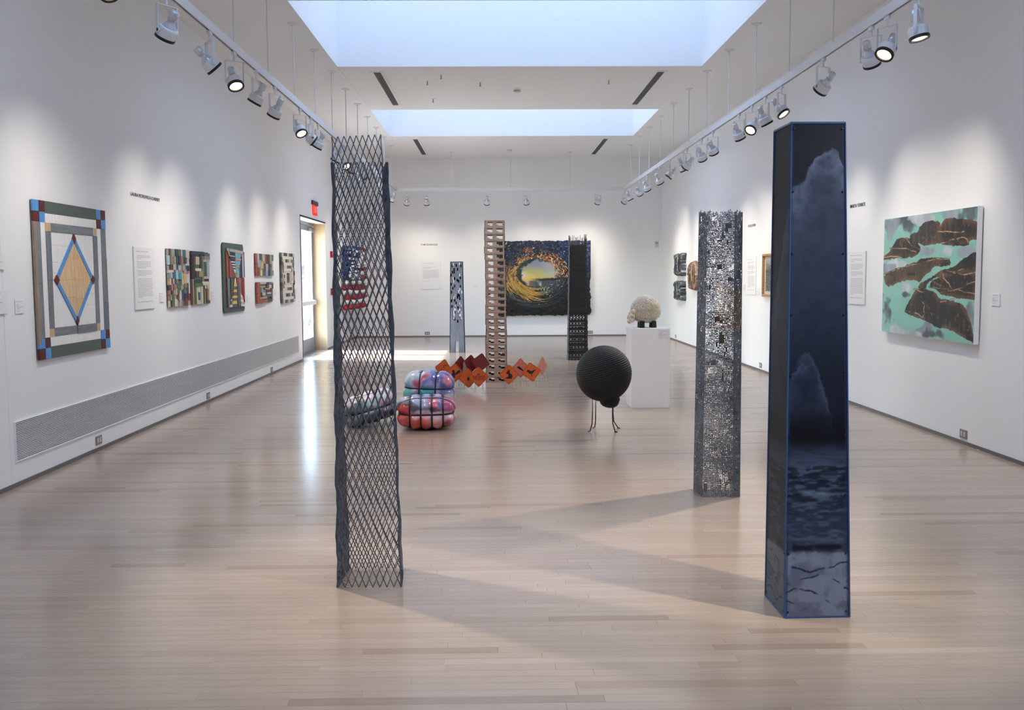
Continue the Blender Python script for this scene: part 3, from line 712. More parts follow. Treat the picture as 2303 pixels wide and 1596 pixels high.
BLUE, MAROON, GREY, GREEN, WHITE, TAN = (88, 150, 212), (88, 30, 30), (122, 130, 138), (84, 96, 88), (238, 238, 236), (212, 172, 122)
def diamond_panel():
    t = .024
    o, w, h = hang('wood_panel_artwork', 'large salvaged-wood panel with tan diamond framed in blue', 7.335, 8.68, .876, 2.093, t)
    backing(o, w, h, t, (120, 108, 96))
    R = lambda u0, u1, v0, v1, c, nm='plank', d=None, m='wood_paint': rect(o, w, h, t, u0, u1, v0, v1, c, name=nm, d=d, m=m)
    a, b_, c_ = .082, .142, .204; ta, tb, tc = .076, .135, .19
    R(b_, 1 - b_, 0, ta, GREEN, m='wood_paint_h'); R(b_, 1 - b_, 1 - ta, 1, GREEN, m='wood_paint_h')
    R(b_, 1 - b_, ta, tb, WHITE, d=-.002); R(b_, 1 - b_, 1 - tb, 1 - ta, WHITE, d=-.002)
    R(0, a * .35, tb, .9, (150, 132, 118)); R(a * .35, a, tb, .52, GREY); R(a * .35, a, .52, 1 - tb, (124, 128, 132)); R(0, a * .35, .9, 1 - tb, (168, 150, 140))
    R(1 - a, 1, tb, .34, GREY); R(1 - a, 1, .34, .66, (122, 126, 132)); R(1 - a, 1, .66, 1 - tb, (106, 114, 126))
    R(a, b_, tb, 1 - tb, WHITE, d=-.002); R(1 - b_, 1 - a, tb, 1 - tb, WHITE, d=-.002)
    R(b_, c_, tb, tc, (206, 174, 134)); R(1 - c_, 1 - b_, tb, tc, (206, 174, 134)); R(b_, c_, 1 - tc, 1 - tb, (206, 174, 134)); R(1 - c_, 1 - b_, 1 - tc, 1 - tb, (206, 174, 134))
    R(c_, .5, tb, tc, (122, 130, 134), m='wood_paint_h'); R(.5, 1 - c_, tb, tc, (130, 136, 142), m='wood_paint_h')
    R(c_, .51, 1 - tc, 1 - tb, (124, 128, 132), m='wood_paint_h'); R(.51, 1 - c_, 1 - tc, 1 - tb, (118, 122, 128), m='wood_paint_h')
    R(b_, c_, tc, .5, (112, 120, 128)); R(b_, c_, .5, 1 - tc, (118, 122, 126)); R(1 - c_, 1 - b_, tc, .5, (116, 124, 130)); R(1 - c_, 1 - b_, .5, 1 - tc, (122, 128, 134))
    for su, sv in ((0, 0), (1, 0), (0, 1), (1, 1)):
        def cell(u0, u1, v0, v1, c):
            uu = (u0, u1) if not su else (1 - u1, 1 - u0); vv = (v0, v1) if not sv else (1 - v1, 1 - v0)
            R(uu[0], uu[1], vv[0], vv[1], c, 'corner_block', PR.uniform(0, .005))
        flip = (su + sv) % 2
        A, B = (BLUE, MAROON) if not flip else (MAROON, BLUE)
        cell(0, a * .9, 0, ta * .92, A); cell(a * .9, b_, 0, ta * .92, B); cell(0, a * .9, ta * .92, tb, B); cell(a * .9, b_, ta * .92, tb, A)
    # white field boards around the diamond
    f0, f1, g0, g1 = c_, 1 - c_, tc, 1 - tc
    for u0, u1, v0, v1 in ((f0, .5, g0, .275), (f0, .5, .275, .385), (f0, .5, .385, .455), (f0, .5, .455, .5), (.5, .595, g0, .5), (.595, .62, g0, .5), (.62, .66, g0, .5), (.66, f1, g0, .5),
                           (f0, .235, .5, g1), (.235, .255, .5, g1), (.255, .5, .5, g1), (.5, f1, .5, .6), (.5, f1, .6, .675), (.5, f1, .675, g1)):
        R(u0, u1, v0, v1, (238, 238, 235), 'white_plank', -.004)
    L, T, Rr, Bm = (.232, .5), (.508, .2), (.782, .5), (.508, .803)
    def lerp(p, q, s): return (p[0] + (q[0] - p[0]) * s, p[1] + (q[1] - p[1]) * s)
    C = (.507, .5); k = .845
    l, tp, r, bm = lerp(C, L, k), lerp(C, T, k), lerp(C, Rr, k), lerp(C, Bm, k)
    for p, q, P, Q in ((L, T, l, tp), (T, Rr, tp, r), (Rr, Bm, r, bm), (Bm, L, bm, l)):
        piece(o, w, h, t, [lerp(p, q, .06), lerp(p, q, .94), lerp(P, Q, .99), lerp(P, Q, .01)], BLUE, 'blue_rail', .004)
    for P, du, dv in ((L, .055, .055), (T, .045, .055), (Rr, .055, .055), (Bm, .045, .055)):
        cu = P[0] + (C[0] - P[0]) * .085; cv = P[1] + (C[1] - P[1]) * .085
        piece(o, w, h, t, [(cu - du * .55, cv), (cu, cv - dv * .6), (cu + du * .55, cv), (cu, cv + dv * .6)], (104, 34, 32), 'maroon_tip', .008)
    piece(o, w, h, t, [l, tp, C], (224, 192, 148), 'tan_plank', 0)
    n = 4
    for i in range(n):   # stepped boards of the upper far quarter
        s0, s1 = i / n, (i + 1) / n
        v0, v1 = lerp(tp, C, s0), lerp(tp, C, s1); e0, e1 = lerp(tp, r, s0), lerp(tp, r, s1)
        piece(o, w, h, t, [v0, e0, e1, v1] if i else [v0, e1, v1], (220 + i * 2, 187 + i, 140 + i), 'tan_plank', .001 * (i % 2))
    piece(o, w, h, t, [l, C, lerp(C, bm, .45), lerp(l, bm, .45)], (225, 194, 150), 'tan_plank', .001)
    piece(o, w, h, t, [C, r, lerp(r, bm, .5), lerp(C, bm, .5)], (220, 188, 144), 'tan_plank', 0)
    piece(o, w, h, t, [lerp(l, bm, .45), lerp(C, bm, .45), bm], (217, 186, 142), 'tan_plank', 0)
    piece(o, w, h, t, [lerp(C, bm, .5), lerp(r, bm, .5), bm], (214, 183, 140), 'tan_plank', .001)
diamond_panel()

PAL = [(150, 155, 150), (112, 108, 104), (176, 172, 164), (92, 96, 86), (126, 60, 58), (196, 176, 150), (62, 68, 84), (158, 190, 196), (96, 62, 56), (198, 200, 198), (178, 160, 112), (84, 102, 74), (168, 120, 108), (132, 148, 140), (70, 74, 72), (204, 188, 178), (140, 122, 104), (60, 100, 120)]
def block_mosaic():
    t = .022
    o, w, h = hang('wood_mosaic_artwork', 'mosaic panel of many small multicoloured wood blocks, beside the green mosaic', 10.27, 10.99, 1.185, 1.807, t)
    backing(o, w, h, t)
    r = random.Random(21)
    us = [0, .105, .235, .36, .475, .6, .72, .85, 1.0]
    special = {(7, 3): (206, 96, 104), (7, 5): (110, 32, 34), (7, 0): (190, 196, 190), (7, 1): (196, 198, 192), (4, 1): (28, 62, 92), (3, 1): (196, 150, 140), (3, 4): (150, 196, 204), (4, 4): (62, 140, 158), (6, 8): (48, 44, 88), (7, 8): (120, 34, 44), (6, 7): (86, 116, 92), (5, 6): (154, 156, 62), (2, 1): (96, 92, 92), (1, 2): (96, 64, 56), (6, 4): (200, 172, 110)}
    for i in range(8):
        vs = [0]; rows = [.13, .27, .36, .42, .52, .61, .70, .79, .89, 1.0]
        for v in rows[:-1]: vs.append(v + r.uniform(-.022, .022))
        vs.append(1.0)
        j = 0
        k = 0
        while k < len(vs) - 1:
            step = 2 if (r.random() < .22 and k < len(vs) - 2) else 1
            v0, v1 = vs[k], vs[k + step]
            if i == 7 and k >= 6 and k < 8: k += step; continue   # broken edge
            c = special.get((i, k), r.choice(PAL))
            if r.random() < .45 and step == 1:
                m = us[i] + (us[i + 1] - us[i]) * r.uniform(.4, .6)
                rect(o, w, h, t, us[i], m, v0, v1, c, d=r.uniform(-.006, .012)); rect(o, w, h, t, m, us[i + 1], v0, v1, r.choice(PAL), d=r.uniform(-.006, .012))
            else: rect(o, w, h, t, us[i], us[i + 1] * (1 if i < 7 else r.uniform(.97, 1.0)), v0, v1, c, d=r.uniform(-.006, .012))
            k += step
block_mosaic()

def green_mosaic():
    t = .022
    o, w, h = hang('wood_mosaic_artwork', 'green and cream wood mosaic panel of nested rectangles', 11.07, 11.77, 1.185, 1.80, t)
    backing(o, w, h, t)
    G, DG, NV, CR = (72, 112, 64), (52, 74, 62), (46, 54, 66), (208, 200, 178)
    for u0, u1, v0, v1, c in [(0, .68, 0, .06, (50, 62, 78)), (.68, 1, .025, .08, (82, 110, 74)), (0, .13, .06, .52, (44, 38, 36)), (.13, .25, .06, .35, (88, 76, 60)), (.25, .45, .06, .1, G), (.25, .45, .1, .25, (206, 182, 158)), (.25, .45, .25, .32, G),
            (.45, .57, .06, .32, DG), (.13, .2, .35, .48, (80, 66, 56)), (.2, .5, .32, .37, (222, 220, 214)), (.5, .57, .32, .37, NV), (.2, .37, .37, .48, (78, 70, 82)), (.37, .57, .37, .48, (190, 150, 92)), (.13, .57, .48, .535, G), (.13, .57, .535, .6, NV), (.13, .57, .6, .66, G),
            (.57, .67, .08, .57, (142, 132, 104)), (.67, 1, .08, .14, (140, 146, 142)), (.67, .85, .14, .19, CR), (.67, .83, .19, .46, (60, 96, 82)), (.83, .97, .19, .47, (176, 186, 172)), (.85, 1, .14, .19, (186, 190, 182)), (.67, .97, .47, .52, (200, 182, 170)), (.67, .97, .52, .57, (52, 40, 36)),
            (.57, 1, .57, .64, (220, 210, 202)), (.57, .66, .64, .71, (110, 50, 46)), (.66, .76, .64, .71, (206, 190, 160)), (.76, .86, .64, .71, (140, 96, 60)), (.86, .97, .64, .71, (196, 186, 166)),
            (.65, .71, .71, .94, (92, 70, 56)), (.71, .76, .71, .94, (198, 170, 126)), (.76, .82, .71, .94, (104, 88, 100)), (.82, .88, .71, .94, (172, 140, 70)), (.88, .95, .71, .94, (206, 164, 120)), (.65, .72, .94, 1, (180, 168, 120)), (.72, 1, .94, 1, (62, 80, 64)),
            (0, .03, .52, 1, (112, 84, 98)), (.03, .12, .52, 1, (188, 166, 120)), (.12, .22, .66, 1, (92, 104, 66)), (.22, .33, .66, 1, CR), (.33, .44, .66, .77, (220, 214, 200)), (.33, .44, .77, .92, (62, 88, 108)), (.33, .44, .92, 1, (214, 208, 192)), (.44, .55, .66, 1, CR), (.55, .65, .64, 1, (58, 82, 58))]:
        rect(o, w, h, t, u0, u1, v0, v1, c, d=PR.uniform(-.006, .01))
green_mosaic()

def tall_panel():
    t = .034
    o, w, h = hang('wood_road_artwork', 'tall wood panel on dark green rounded board with striped road in perspective', 12.40, 13.42, 1.034, 1.944, t)
    b = MB(); r = .05; pts = []
    for cx, cz, a0 in ((w / 2 - r, h / 2 - r, 0), (-w / 2 + r, h / 2 - r, 90), (-w / 2 + r, -h / 2 + r, 180), (w / 2 - r, -h / 2 + r, 270)):
        for k in range(5):
            a = math.radians(a0 + k * 22.5); pts.append((cx + r * math.cos(a), cz + r * math.sin(a)))
    b.prism(pts, -t * .55, -.004, lin((66, 84, 78))); b.build('backing_board', M['wood_paint'], o)
    U = lambda x: (x - 1205) / 385; V = lambda y: (y - 110) / 1365
    def P(c, *pts, d=None): piece(o, w, h, t, [(U(x), V(y)) for x, y in pts], c, 'plank', d, back=-t * .5)
    # upper centre: striped road and blue sky checks
    P((150, 154, 154), (1258, 215), (1310, 218), (1310, 270), (1268, 266)); P((150, 164, 176), (1310, 218), (1412, 226), (1412, 284), (1310, 276)); P((196, 160, 132), (1412, 226), (1512, 240), (1512, 300), (1412, 284)); P((166, 178, 186), (1512, 240), (1575, 250), (1560, 306), (1512, 300))
    P((44, 52, 66), (1306, 280), (1410, 286), (1410, 354), (1312, 346)); P((96, 178, 190), (1412, 290), (1512, 306), (1512, 392), (1412, 384)); P((200, 96, 140), (1512, 304), (1560, 310), (1542, 364), (1512, 360)); P((150, 140, 60), (1270, 268), (1306, 272), (1312, 372), (1290, 372))
    P((196, 200, 206), (1312, 348), (1410, 358), (1410, 374), (1314, 366)); P((42, 44, 62), (1314, 368), (1410, 376), (1410, 440), (1320, 432)); P((190, 144, 126), (1412, 388), (1520, 398), (1514, 446), (1412, 438)); P((108, 176, 190), (1412, 442), (1512, 450), (1500, 548), (1412, 540))
    for i in range(8):
        y = 436 + i * 26; x0 = 1322 + i * 7
        P((210, 214, 214) if i % 2 else (40, 40, 46), (x0, y), (1410, y + 4), (1410, y + 29), (x0 + 6, y + 25))
    P((186, 148, 124), (1412, 544), (1484, 552), (1476, 588), (1412, 580)); P((104, 180, 194), (1412, 584), (1478, 592), (1456, 690), (1412, 690)); P((206, 212, 214), (1376, 644), (1410, 644), (1410, 694), (1396, 694)); P((150, 160, 84), (1396, 698), (1440, 698), (1430, 786), (1404, 786))
    # red fan of the near side
    xs = [1250, 1274, 1298, 1322, 1346, 1370, 1394]
    tops = [330, 395, 455, 520, 590, 660, 720]
    for i in range(6):
        P(((138, 66, 66), (120, 54, 58), (152, 78, 72))[i % 3] if i else (150, 88, 44), (xs[i], tops[i] - 60), (xs[i + 1], tops[i + 1] - 50), (xs[i + 1], 788), (xs[i], 788))
    # dark and pale fan of the far side
    xs = [1444, 1468, 1492, 1516, 1540, 1562, 1586]; tp = [690, 620, 520, 420, 350, 300, 260]
    for i in range(6):
        c = ((184, 192, 190), (66, 110, 112), (48, 44, 58), (78, 66, 92), (196, 198, 198), (72, 60, 80))[i]
        P(c, (xs[i], tp[i]), (xs[i + 1], tp[i + 1]), (xs[i + 1], 788), (xs[i], 788))
    # lower half
    for i, c in enumerate([(126, 70, 60), (88, 168, 172), (70, 66, 58), (104, 84, 66), (70, 110, 72), (60, 90, 70)]):
        x0 = 1250 + i * 22; P(c, (x0, 794), (x0 + 22, 794), (x0 + 22 - i * 4, 1372 - i * 60), (x0 + 6 - i * 2, 1372 - i * 50))
    P((88, 98, 96), (1372, 794), (1396, 794), (1380, 960), (1330, 1100), (1290, 1300), (1282, 1180)); P((84, 92, 92), (1432, 900), (1476, 900), (1492, 1372), (1440, 1372))
    P((196, 198, 206), (1290, 1316), (1340, 1320), (1340, 1370), (1286, 1366)); P((192, 196, 204), (1318, 1200), (1338, 1200), (1336, 1246), (1314, 1246))
    for i, (y0, y1, hw) in enumerate(((796, 900, 16), (900, 966, 32), (966, 1024, 38), (1024, 1076, 44), (1076, 1146, 46), (1146, 1192, 48), (1192, 1248, 50), (1248, 1312, 52), (1312, 1374, 54))):
        c = ((226, 222, 210), (220, 190, 116), (98, 90, 92), (222, 190, 108), (96, 88, 92), (224, 194, 116), (94, 86, 92), (224, 198, 120), (92, 86, 92))[i]
        cx = 1405 - i * 2.5; P(c, (cx - hw * .8, y0), (cx + hw * .7, y0), (cx + hw * .75, y1), (cx - hw, y1))
    P((196, 72, 70), (1436, 794), (1470, 794), (1462, 900), (1438, 900))
    for i, c in enumerate([(160, 130, 130), (150, 52, 46), (104, 40, 40), (168, 66, 50)]):
        x0 = 1478 + i * 26; P(c, (x0, 794), (x0 + 26, 794), (x0 + 27, 1150 + i * 50), (x0 + 3, 1060 + i * 50))
    for i, c in enumerate([(206, 176, 140), (226, 222, 214), (212, 186, 156), (230, 228, 224), (190, 170, 160), (232, 232, 232)]):
        y0 = 1090 + i * 46; P(c, (1494, y0), (1520 + i * 10, y0 + 22), (1528 + i * 10, y0 + 66), (1496, y0 + 46))
tall_panel()

def small_panels():
    t = .026; r = random.Random(31)
    o, w, h = hang('small_wood_mosaic', 'small square wood mosaic, upper of the pair beside the spiral panel', 14.04, 15.14, 1.516, 1.842, t)
    backing(o, w, h, t, (110, 60, 48)); n = 9; us = [i / n for i in range(n + 1)]
    cols = [[(150, 82, 66), (140, 74, 60)], [(176, 180, 176), (160, 166, 172), (140, 96, 72)], [(78, 94, 96), (150, 154, 168), (226, 206, 110)], [(190, 176, 146), (206, 186, 110), (104, 120, 112)], [(150, 140, 116), (120, 58, 40), (86, 100, 104)], [(104, 70, 58), (182, 178, 186), (164, 168, 190)], [(88, 60, 52), (76, 78, 92), (44, 44, 72)], [(146, 152, 130), (84, 92, 88), (100, 112, 96)], [(96, 116, 108), (186, 186, 184), (124, 134, 124)]]
    for i in range(n):
        cs = cols[i]; vs = sorted([0, 1] + [(k + 1) / len(cs) + r.uniform(-.08, .12) for k in range(len(cs) - 1)])
        for k, c in enumerate(cs): rect(o, w, h, t, us[i], us[i + 1], vs[k], vs[k + 1], c, d=r.uniform(-.006, .01))
    o, w, h = hang('small_wood_mosaic', 'small wood mosaic with brick-red post, lower of the pair beside the spiral panel', 14.05, 15.1, 1.108, 1.425, t)
    backing(o, w * .96, h, t, (110, 90, 80))
    for u0, u1, v0, v1, c in [(0, .16, 0, 1, (150, 76, 56)), (.16, .55, .02, .1, (196, 180, 178)), (.55, .72, .02, .14, (84, 54, 60)), (.72, 1, .04, .12, (104, 116, 116)), (.16, .24, .1, .52, (126, 140, 136)), (.24, .55, .1, .19, (96, 112, 104)), (.24, .55, .19, .26, (178, 160, 70)), (.55, .7, .14, .28, (100, 78, 84)), (.7, .86, .14, .3, (208, 196, 188)), (.24, .32, .26, .5, (156, 162, 158)), (.32, .6, .3, .38, (70, 84, 84)), (.32, .52, .38, .5, (124, 140, 156)),
            (.52, .8, .3, .36, (202, 192, 182)), (.56, .8, .36, .5, (110, 76, 70)), (.16, .3, .5, .7, (96, 50, 46)), (.3, .46, .5, .62, (196, 192, 186)), (.46, .6, .5, .64, (90, 96, 92)), (.6, .84, .5, .58, (208, 200, 194)), (.58, .84, .58, .74, (74, 92, 92)), (.3, .58, .62, .72, (120, 122, 118)), (.16, .58, .72, .78, (190, 168, 160)), (.3, .6, .78, .84, (78, 60, 56)), (.16, .34, .8, 1, (150, 84, 66)), (.34, .6, .84, .98, (164, 92, 76)), (.6, .78, .74, .94, (56, 48, 50)), (.84, .9, .14, .8, (118, 74, 68)), (.9, .97, .12, .34, (84, 92, 70)), (.9, .95, .34, .92, (176, 178, 172))]:
        rect(o, w, h, t, u0, u1, v0, v1, c, d=PR.uniform(-.006, .012))
    o, w, h = hang('spiral_wood_artwork', 'tall narrow white and dark striped wood panel of nested rectangles, next to the door', 15.68, 16.70, 1.068, 1.893, t)
    backing(o, w, h, t, (84, 62, 56))
    DK = [(58, 70, 72), (84, 92, 92), (70, 56, 52), (120, 128, 122), (92, 110, 104), (110, 96, 84)]; WH = (216, 208, 196)
    def strip(u0, u1, v0, v1, n, vert):
        for i in range(n):
            if vert: rect(o, w, h, t, u0, u1, v0 + (v1 - v0) * i / n, v0 + (v1 - v0) * (i + 1) / n, r.choice(DK), d=r.uniform(-.004, .01))
            else: rect(o, w, h, t, u0 + (u1 - u0) * i / n, u0 + (u1 - u0) * (i + 1) / n, v0, v1, r.choice(DK) if i % 3 else (200, 196, 186), d=r.uniform(-.004, .01))
    lv = [(0, 1.0, 0, 1), (.07, .93, .125, .875), (.14, .86, .245, .755)]
    for k, (u0, u1, v0, v1) in enumerate(lv):
        hv = .065
        strip(u0 + .07, u1, v0, v0 + hv, 7 - k * 2, False); strip(u0 + .07, u1, v1 - hv, v1, 7 - k * 2, False)
        if k == 0:
            strip(u0, u0 + .1, 0, 1, 12, True); strip(u1 - .06, u1, hv, 1 - hv, 9, True)
        else:
            strip(u0 + .05, u0 + .1, v0 + hv, v1 - hv, 6, True); strip(u1 - .07, u1 - .02, v0 + hv, v1 - hv, 6, True)
        a0, a1, b0, b1 = u0 + .1, u1 - .07, v0 + hv, v1 - hv
        rect(o, w, h, t, a0, a1, b0, b0 + .06, WH, name='white_plank'); rect(o, w, h, t, a0, a1, b1 - .06, b1, WH, name='white_plank')
        rect(o, w, h, t, a0, a0 + .055, b0 + .06, b1 - .06, WH, name='white_plank'); rect(o, w, h, t, a1 - .055, a1, b0 + .06, b1 - .06, WH, name='white_plank')
    rect(o, w, h, t, .32, .68, .375, .625, WH, name='white_plank')
    for i in range(5): rect(o, w, h, t, .4, .6, .4 + i * .04, .44 + i * .04, DK[i] if i != 3 else (120, 60, 54), d=.006, back=-t - .001)
small_panels()

def flag():
    o = thing('flag_relief', 'stars-and-stripes flag built of puffy red, white and blue lumps, behind the mesh column', 'artwork', on_left(22.55, 1.47), LW)
    w, h, n = 1.75, 1.43, 13; r = random.Random(4); sh = h / n
    fr = MB(); fr.box(-w / 2 + .05, w / 2 - .1, -.08, 0, -h / 2 + .03, h / 2 - .03, lin((190, 186, 180))); fr.build('backing_board', M['wood_paint'], o)
    def lump(b, x, y, z, a, c):
        prof = [(0, -1), (.6, -.8), (.95, -.31), (.95, .31), (.6, .8), (0, 1)]
        Mx = Matrix.Translation((x, y, z)) @ Matrix.Rotation(r.uniform(-.5, .5), 4, 'Y') @ Matrix.Diagonal((a[0], a[1], a[2], 1))
        b.lathe([(p * 1, q) for p, q in prof], 8, c, Mx)
    def depth(x): s = (x + w / 2) / w; return .1 + .26 * math.sin(min(1, s * 1.05) * math.pi * .62)
    for k in range(n):
        z = h / 2 - sh * (k + .5); red = k % 2 == 0; b = MB()
        xs0 = -w / 2 if k >= 7 else -w / 2 + w * .50
        shrink = .2 * (1 - math.cos(abs(k - 6.5) / 6.5 * math.pi / 2)) if k < 7 else (.06 if k > 11 else .0)
        m = 9 if k >= 7 else 5
        for i in range(m):
            x = xs0 + (w / 2 - shrink - xs0) * (i + .5) / m; d = depth(x)
            lump(b, x, -d * .62, z, ((w / 2 - shrink - xs0) / m * .62, d * .5, sh * .56), lin((168, 28, 36) if red else (222, 220, 218)))
        b.build('red_stripe' if red else 'white_stripe', M['wood_paint'], o, smooth=True)
    b = MB()
    for k in range(7):
        for i in range(5):
            x = -w / 2 + w * .5 * (i + .5) / 5; d = depth(x)
            lump(b, x, -d * .62, h / 2 - sh * (k + .5), (w * .062, d * .5, sh * .56), lin((30 + r.randint(-8, 12), 58 + r.randint(-10, 14), 118 + r.randint(-20, 20))))
    q = b.build('blue_canton', M['wood_paint'], o, smooth=True)
    b = MB()
    for k in range(60):
        x = -w / 2 + w * .5 * r.uniform(.05, .98); z = h / 2 - sh * 7 * r.uniform(.04, .96); d = depth(x) + .1
        b.box(x - .016, x + .016, -d - .012, -d + .06, z - .022, z + .022, lin((220, 222, 226)))
    stuff(b.build('star_flecks', M['wood_paint'], q))
flag()

# ------------------------------------------------------------------ painted-canvas wall
def stream_painting():
    t = .055; k = (4.111 - t) / 4.111
    ya, yb, za, zb = 10.142 * k, 8.174 * k, 1.5 + (.886 - 1.5) * k, 1.5 + (2.068 - 1.5) * k
    w, h = ya - yb, zb - za
    o = thing('canvas_painting', 'big square canvas painting of brown rocks in winding teal streams', 'painting', on_right((ya + yb) / 2, (za + zb) / 2), RW)
    b = MB(); b.bevbox(-w / 2, w / 2, -t, -.012, -h / 2, h / 2, .002); b.build('stretched_canvas', M['white_pedestal'], o)
    b = MB(); e = .03; b.box(-w / 2 + e, w / 2 - e, -.012, 0, -h / 2 + e, h / 2 - e); b.build('stretcher', M['dark'], o)
    nx, ny = 420, 260
    u, v = np.meshgrid(np.linspace(0, 1, nx), np.linspace(0, 1, ny))
    ROCK = {'R1': [(0.101, 0.257), (0.159, 0.181), (0.275, 0.178), (0.331, 0.191), (0.413, 0.224), (0.455, 0.282), (0.403, 0.337), (0.307, 0.353), (0.192, 0.345), (0.0, 0.368), (0.0, 0.324), (0.071, 0.296)],
    'R2': [(0.317, 0.181), (0.343, 0.144), (0.398, 0.148), (0.449, 0.077), (0.539, 0.062), (0.651, 0.076), (0.641, 0.138), (0.643, 0.2), (0.669, 0.246), (0.545, 0.258), (0.467, 0.255), (0.44, 0.235), (0.332, 0.229)],
    'R3': [(0.626, 0.146), (0.663, 0.077), (0.733, 0.057), (0.848, 0.072), (0.903, 0.085), (1.02, 0.106), (1.02, 0.238), (0.931, 0.243), (0.932, 0.277), (0.788, 0.277), (0.669, 0.257), (0.628, 0.208)],
    'R4': [(-0.01, 0.478), (0.224, 0.429), (0.337, 0.402), (0.418, 0.384), (0.444, 0.361), (0.611, 0.357), (0.744, 0.366), (0.775, 0.409), (0.711, 0.435), (0.601, 0.425), (0.552, 0.479), (0.501, 0.498), (0.45, 0.56), (0.409, 0.536), (0.227, 0.548), (0.139, 0.589), (0.047, 0.606)],
    'R5': [(1.02, 0.313), (0.914, 0.361), (0.849, 0.393), (0.816, 0.428), (0.736, 0.444), (0.676, 0.457), (0.554, 0.526), (0.45, 0.564), (0.425, 0.613), (0.518, 0.615), (0.529, 0.563), (0.617, 0.516), (0.713, 0.49), (1.02, 0.506)],
    'R6': [(0.568, 0.553), (0.629, 0.521), (0.713, 0.484), (1.02, 0.447), (1.02, 0.671), (0.916, 0.679), (0.755, 0.658), (0.671, 0.648), (0.664, 0.63), (0.62, 0.608), (0.556, 0.591)],
    'R7': [(0.411, 0.613), (0.478, 0.604), (0.557, 0.617), (0.633, 0.64), (0.66, 0.687), (0.792, 0.688), (0.895, 0.714), (0.93, 0.756), (0.978, 0.857), (1.02, 0.998), (0.928, 0.97), (0.812, 0.924), (0.728, 0.904), (0.655, 0.915), (0.565, 0.876), (0.486, 0.858), (0.349, 0.829), (0.284, 0.814), (0.29, 0.769), (0.345, 0.692)]}
    VEIN = [[(0.086, 0.257), (0.277, 0.27), (0.403, 0.308)], [(0.275, 0.188), (0.346, 0.249), (0.442, 0.282)], [(0.007, 0.345), (0.133, 0.335), (0.236, 0.348)], [(0.01, 0.483), (0.224, 0.434), (0.365, 0.41), (0.498, 0.386), (0.612, 0.372), (0.745, 0.369)], [(0.695, 0.484), (0.703, 0.525), (0.752, 0.56), (0.783, 0.604)], [(0.712, 0.457), (0.795, 0.471), (0.885, 0.454)], [(0.795, 0.471), (0.887, 0.497), (0.994, 0.48)], [(0.67, 0.629), (0.846, 0.611), (0.922, 0.557), (0.997, 0.548)], [(0.857, 0.611), (0.925, 0.626), (0.999, 0.633)], [(0.291, 0.793), (0.417, 0.81), (0.499, 0.848)], [(0.398, 0.618), (0.466, 0.635), (0.557, 0.619)], [(0.629, 0.159), (0.773, 0.172), (0.885, 0.175)], [(0.669, 0.25), (0.842, 0.214), (0.909, 0.225), (0.925, 0.262)], [(0.803, 0.69), (0.685, 0.706)], [(0.556, 0.581), (0.657, 0.598), (0.753, 0.605)], [(0.58, 0.535), (0.68, 0.579)], [(0.5, 0.72), (0.51, 0.78), (0.5, 0.84)]]
    BLOB = [(0.29, 0.05, 0.1, 0.075, 0), (0.755, 0.02, 0.1, .08, 1), (0.95, 0.06, 0.1, .12, 0), (0.53, 0.30, 0.11, .035, 1), (0.73, 0.302, 0.08, .04, 2), (0.9, 0.315, 0.09, .04, 1), (0.30, 0.606, 0.13, .075, 2), (0.045, 0.808, 0.08, .12, 0), (0.515, 0.955, 0.11, .07, 1), (0.178, 0.975, 0.09, .04, 2), (0.17, 0.40, 0.14, .05, 2), (0.08, 0.07, 0.11, .08, 1), (0.074, 0.43, 0.1, .04, 1), (0.97, 0.80, 0.08, .12, 1), (.36, .985, .12, .03, 2), (.62, .97, .1, .04, 0), (.0, .7, .02, .1, 1), (.45, .03, .12, .05, 2), (.3, .66, .1, .03, 0)]
    n1 = vnoise(u, v, 10, 8, 1); n2 = vnoise(u, v, 40, 30, 2); n3 = vnoise(u, v, 5, 18, 3); n4 = vnoise(u, v, 60, 10, 5)
    C = np.ones(u.shape + (3,)) * npl((132, 192, 178)); C = mixc(C, npl((154, 206, 194)), (n1 - .45) * 1.5)
    fog = [npl((78, 92, 96)), npl((134, 148, 158)), npl((188, 198, 206))]
    for cx, cy, rx, ry, q in BLOB:
        d = np.hypot((u - cx) / rx, (v - cy) / ry) + (n1 - .5) * 2.0 + (vnoise(u, v, 18, 12, 77, 2) - .5) * .8
        f = sst(1.02, .78, d)
        C = mixc(C, fog[q] * (.55 + .9 * vnoise(u, v, 14, 3, 9, 2))[..., None], f * (.55 + .45 * sst(1.0, .4, d)))
    for i, (nm, pl) in enumerate(ROCK.items()):
        wob_u = u + (n2 - .5) * .018; wob_v = v + (vnoise(u, v, 36, 28, 30 + i) - .5) * .022
        pl = smooth_poly(pl, 1)
        ins = inpoly(wob_u, wob_v, pl); d = dpoly(wob_u, wob_v, pl)
        base = {'R2': (58, 58, 60), 'R4': (86, 72, 50), 'R3': (56, 44, 38), 'R6': (46, 36, 30)}.get(nm, (42, 37, 33))
        rc = mixc(np.ones_like(C) * npl(base) * .8, npl((20, 17, 16)), sst(.42, .62, n3))
        rc = mixc(rc, npl((112, 86, 60)), sst(.54, .72, vnoise(u, v, 46, 7, 90 + i)) * .55); rc = mixc(rc, npl((12, 11, 12)), sst(.55, .42, vnoise(u, v, 6, 5, 60 + i)) * .75)
        rc = mixc(rc, npl((190, 148, 100)), sst(.70, .80, n2) * .3); rc = rc * .8
        top = sst(.05, .0, d) * (n1 > .5); rc = mixc(rc, npl((150, 108, 72)), top * .35)
        C = np.where(ins[..., None], rc, C)
    anyrock = np.zeros(u.shape, bool)
    for pl in ROCK.values(): anyrock |= inpoly(u, v, pl)
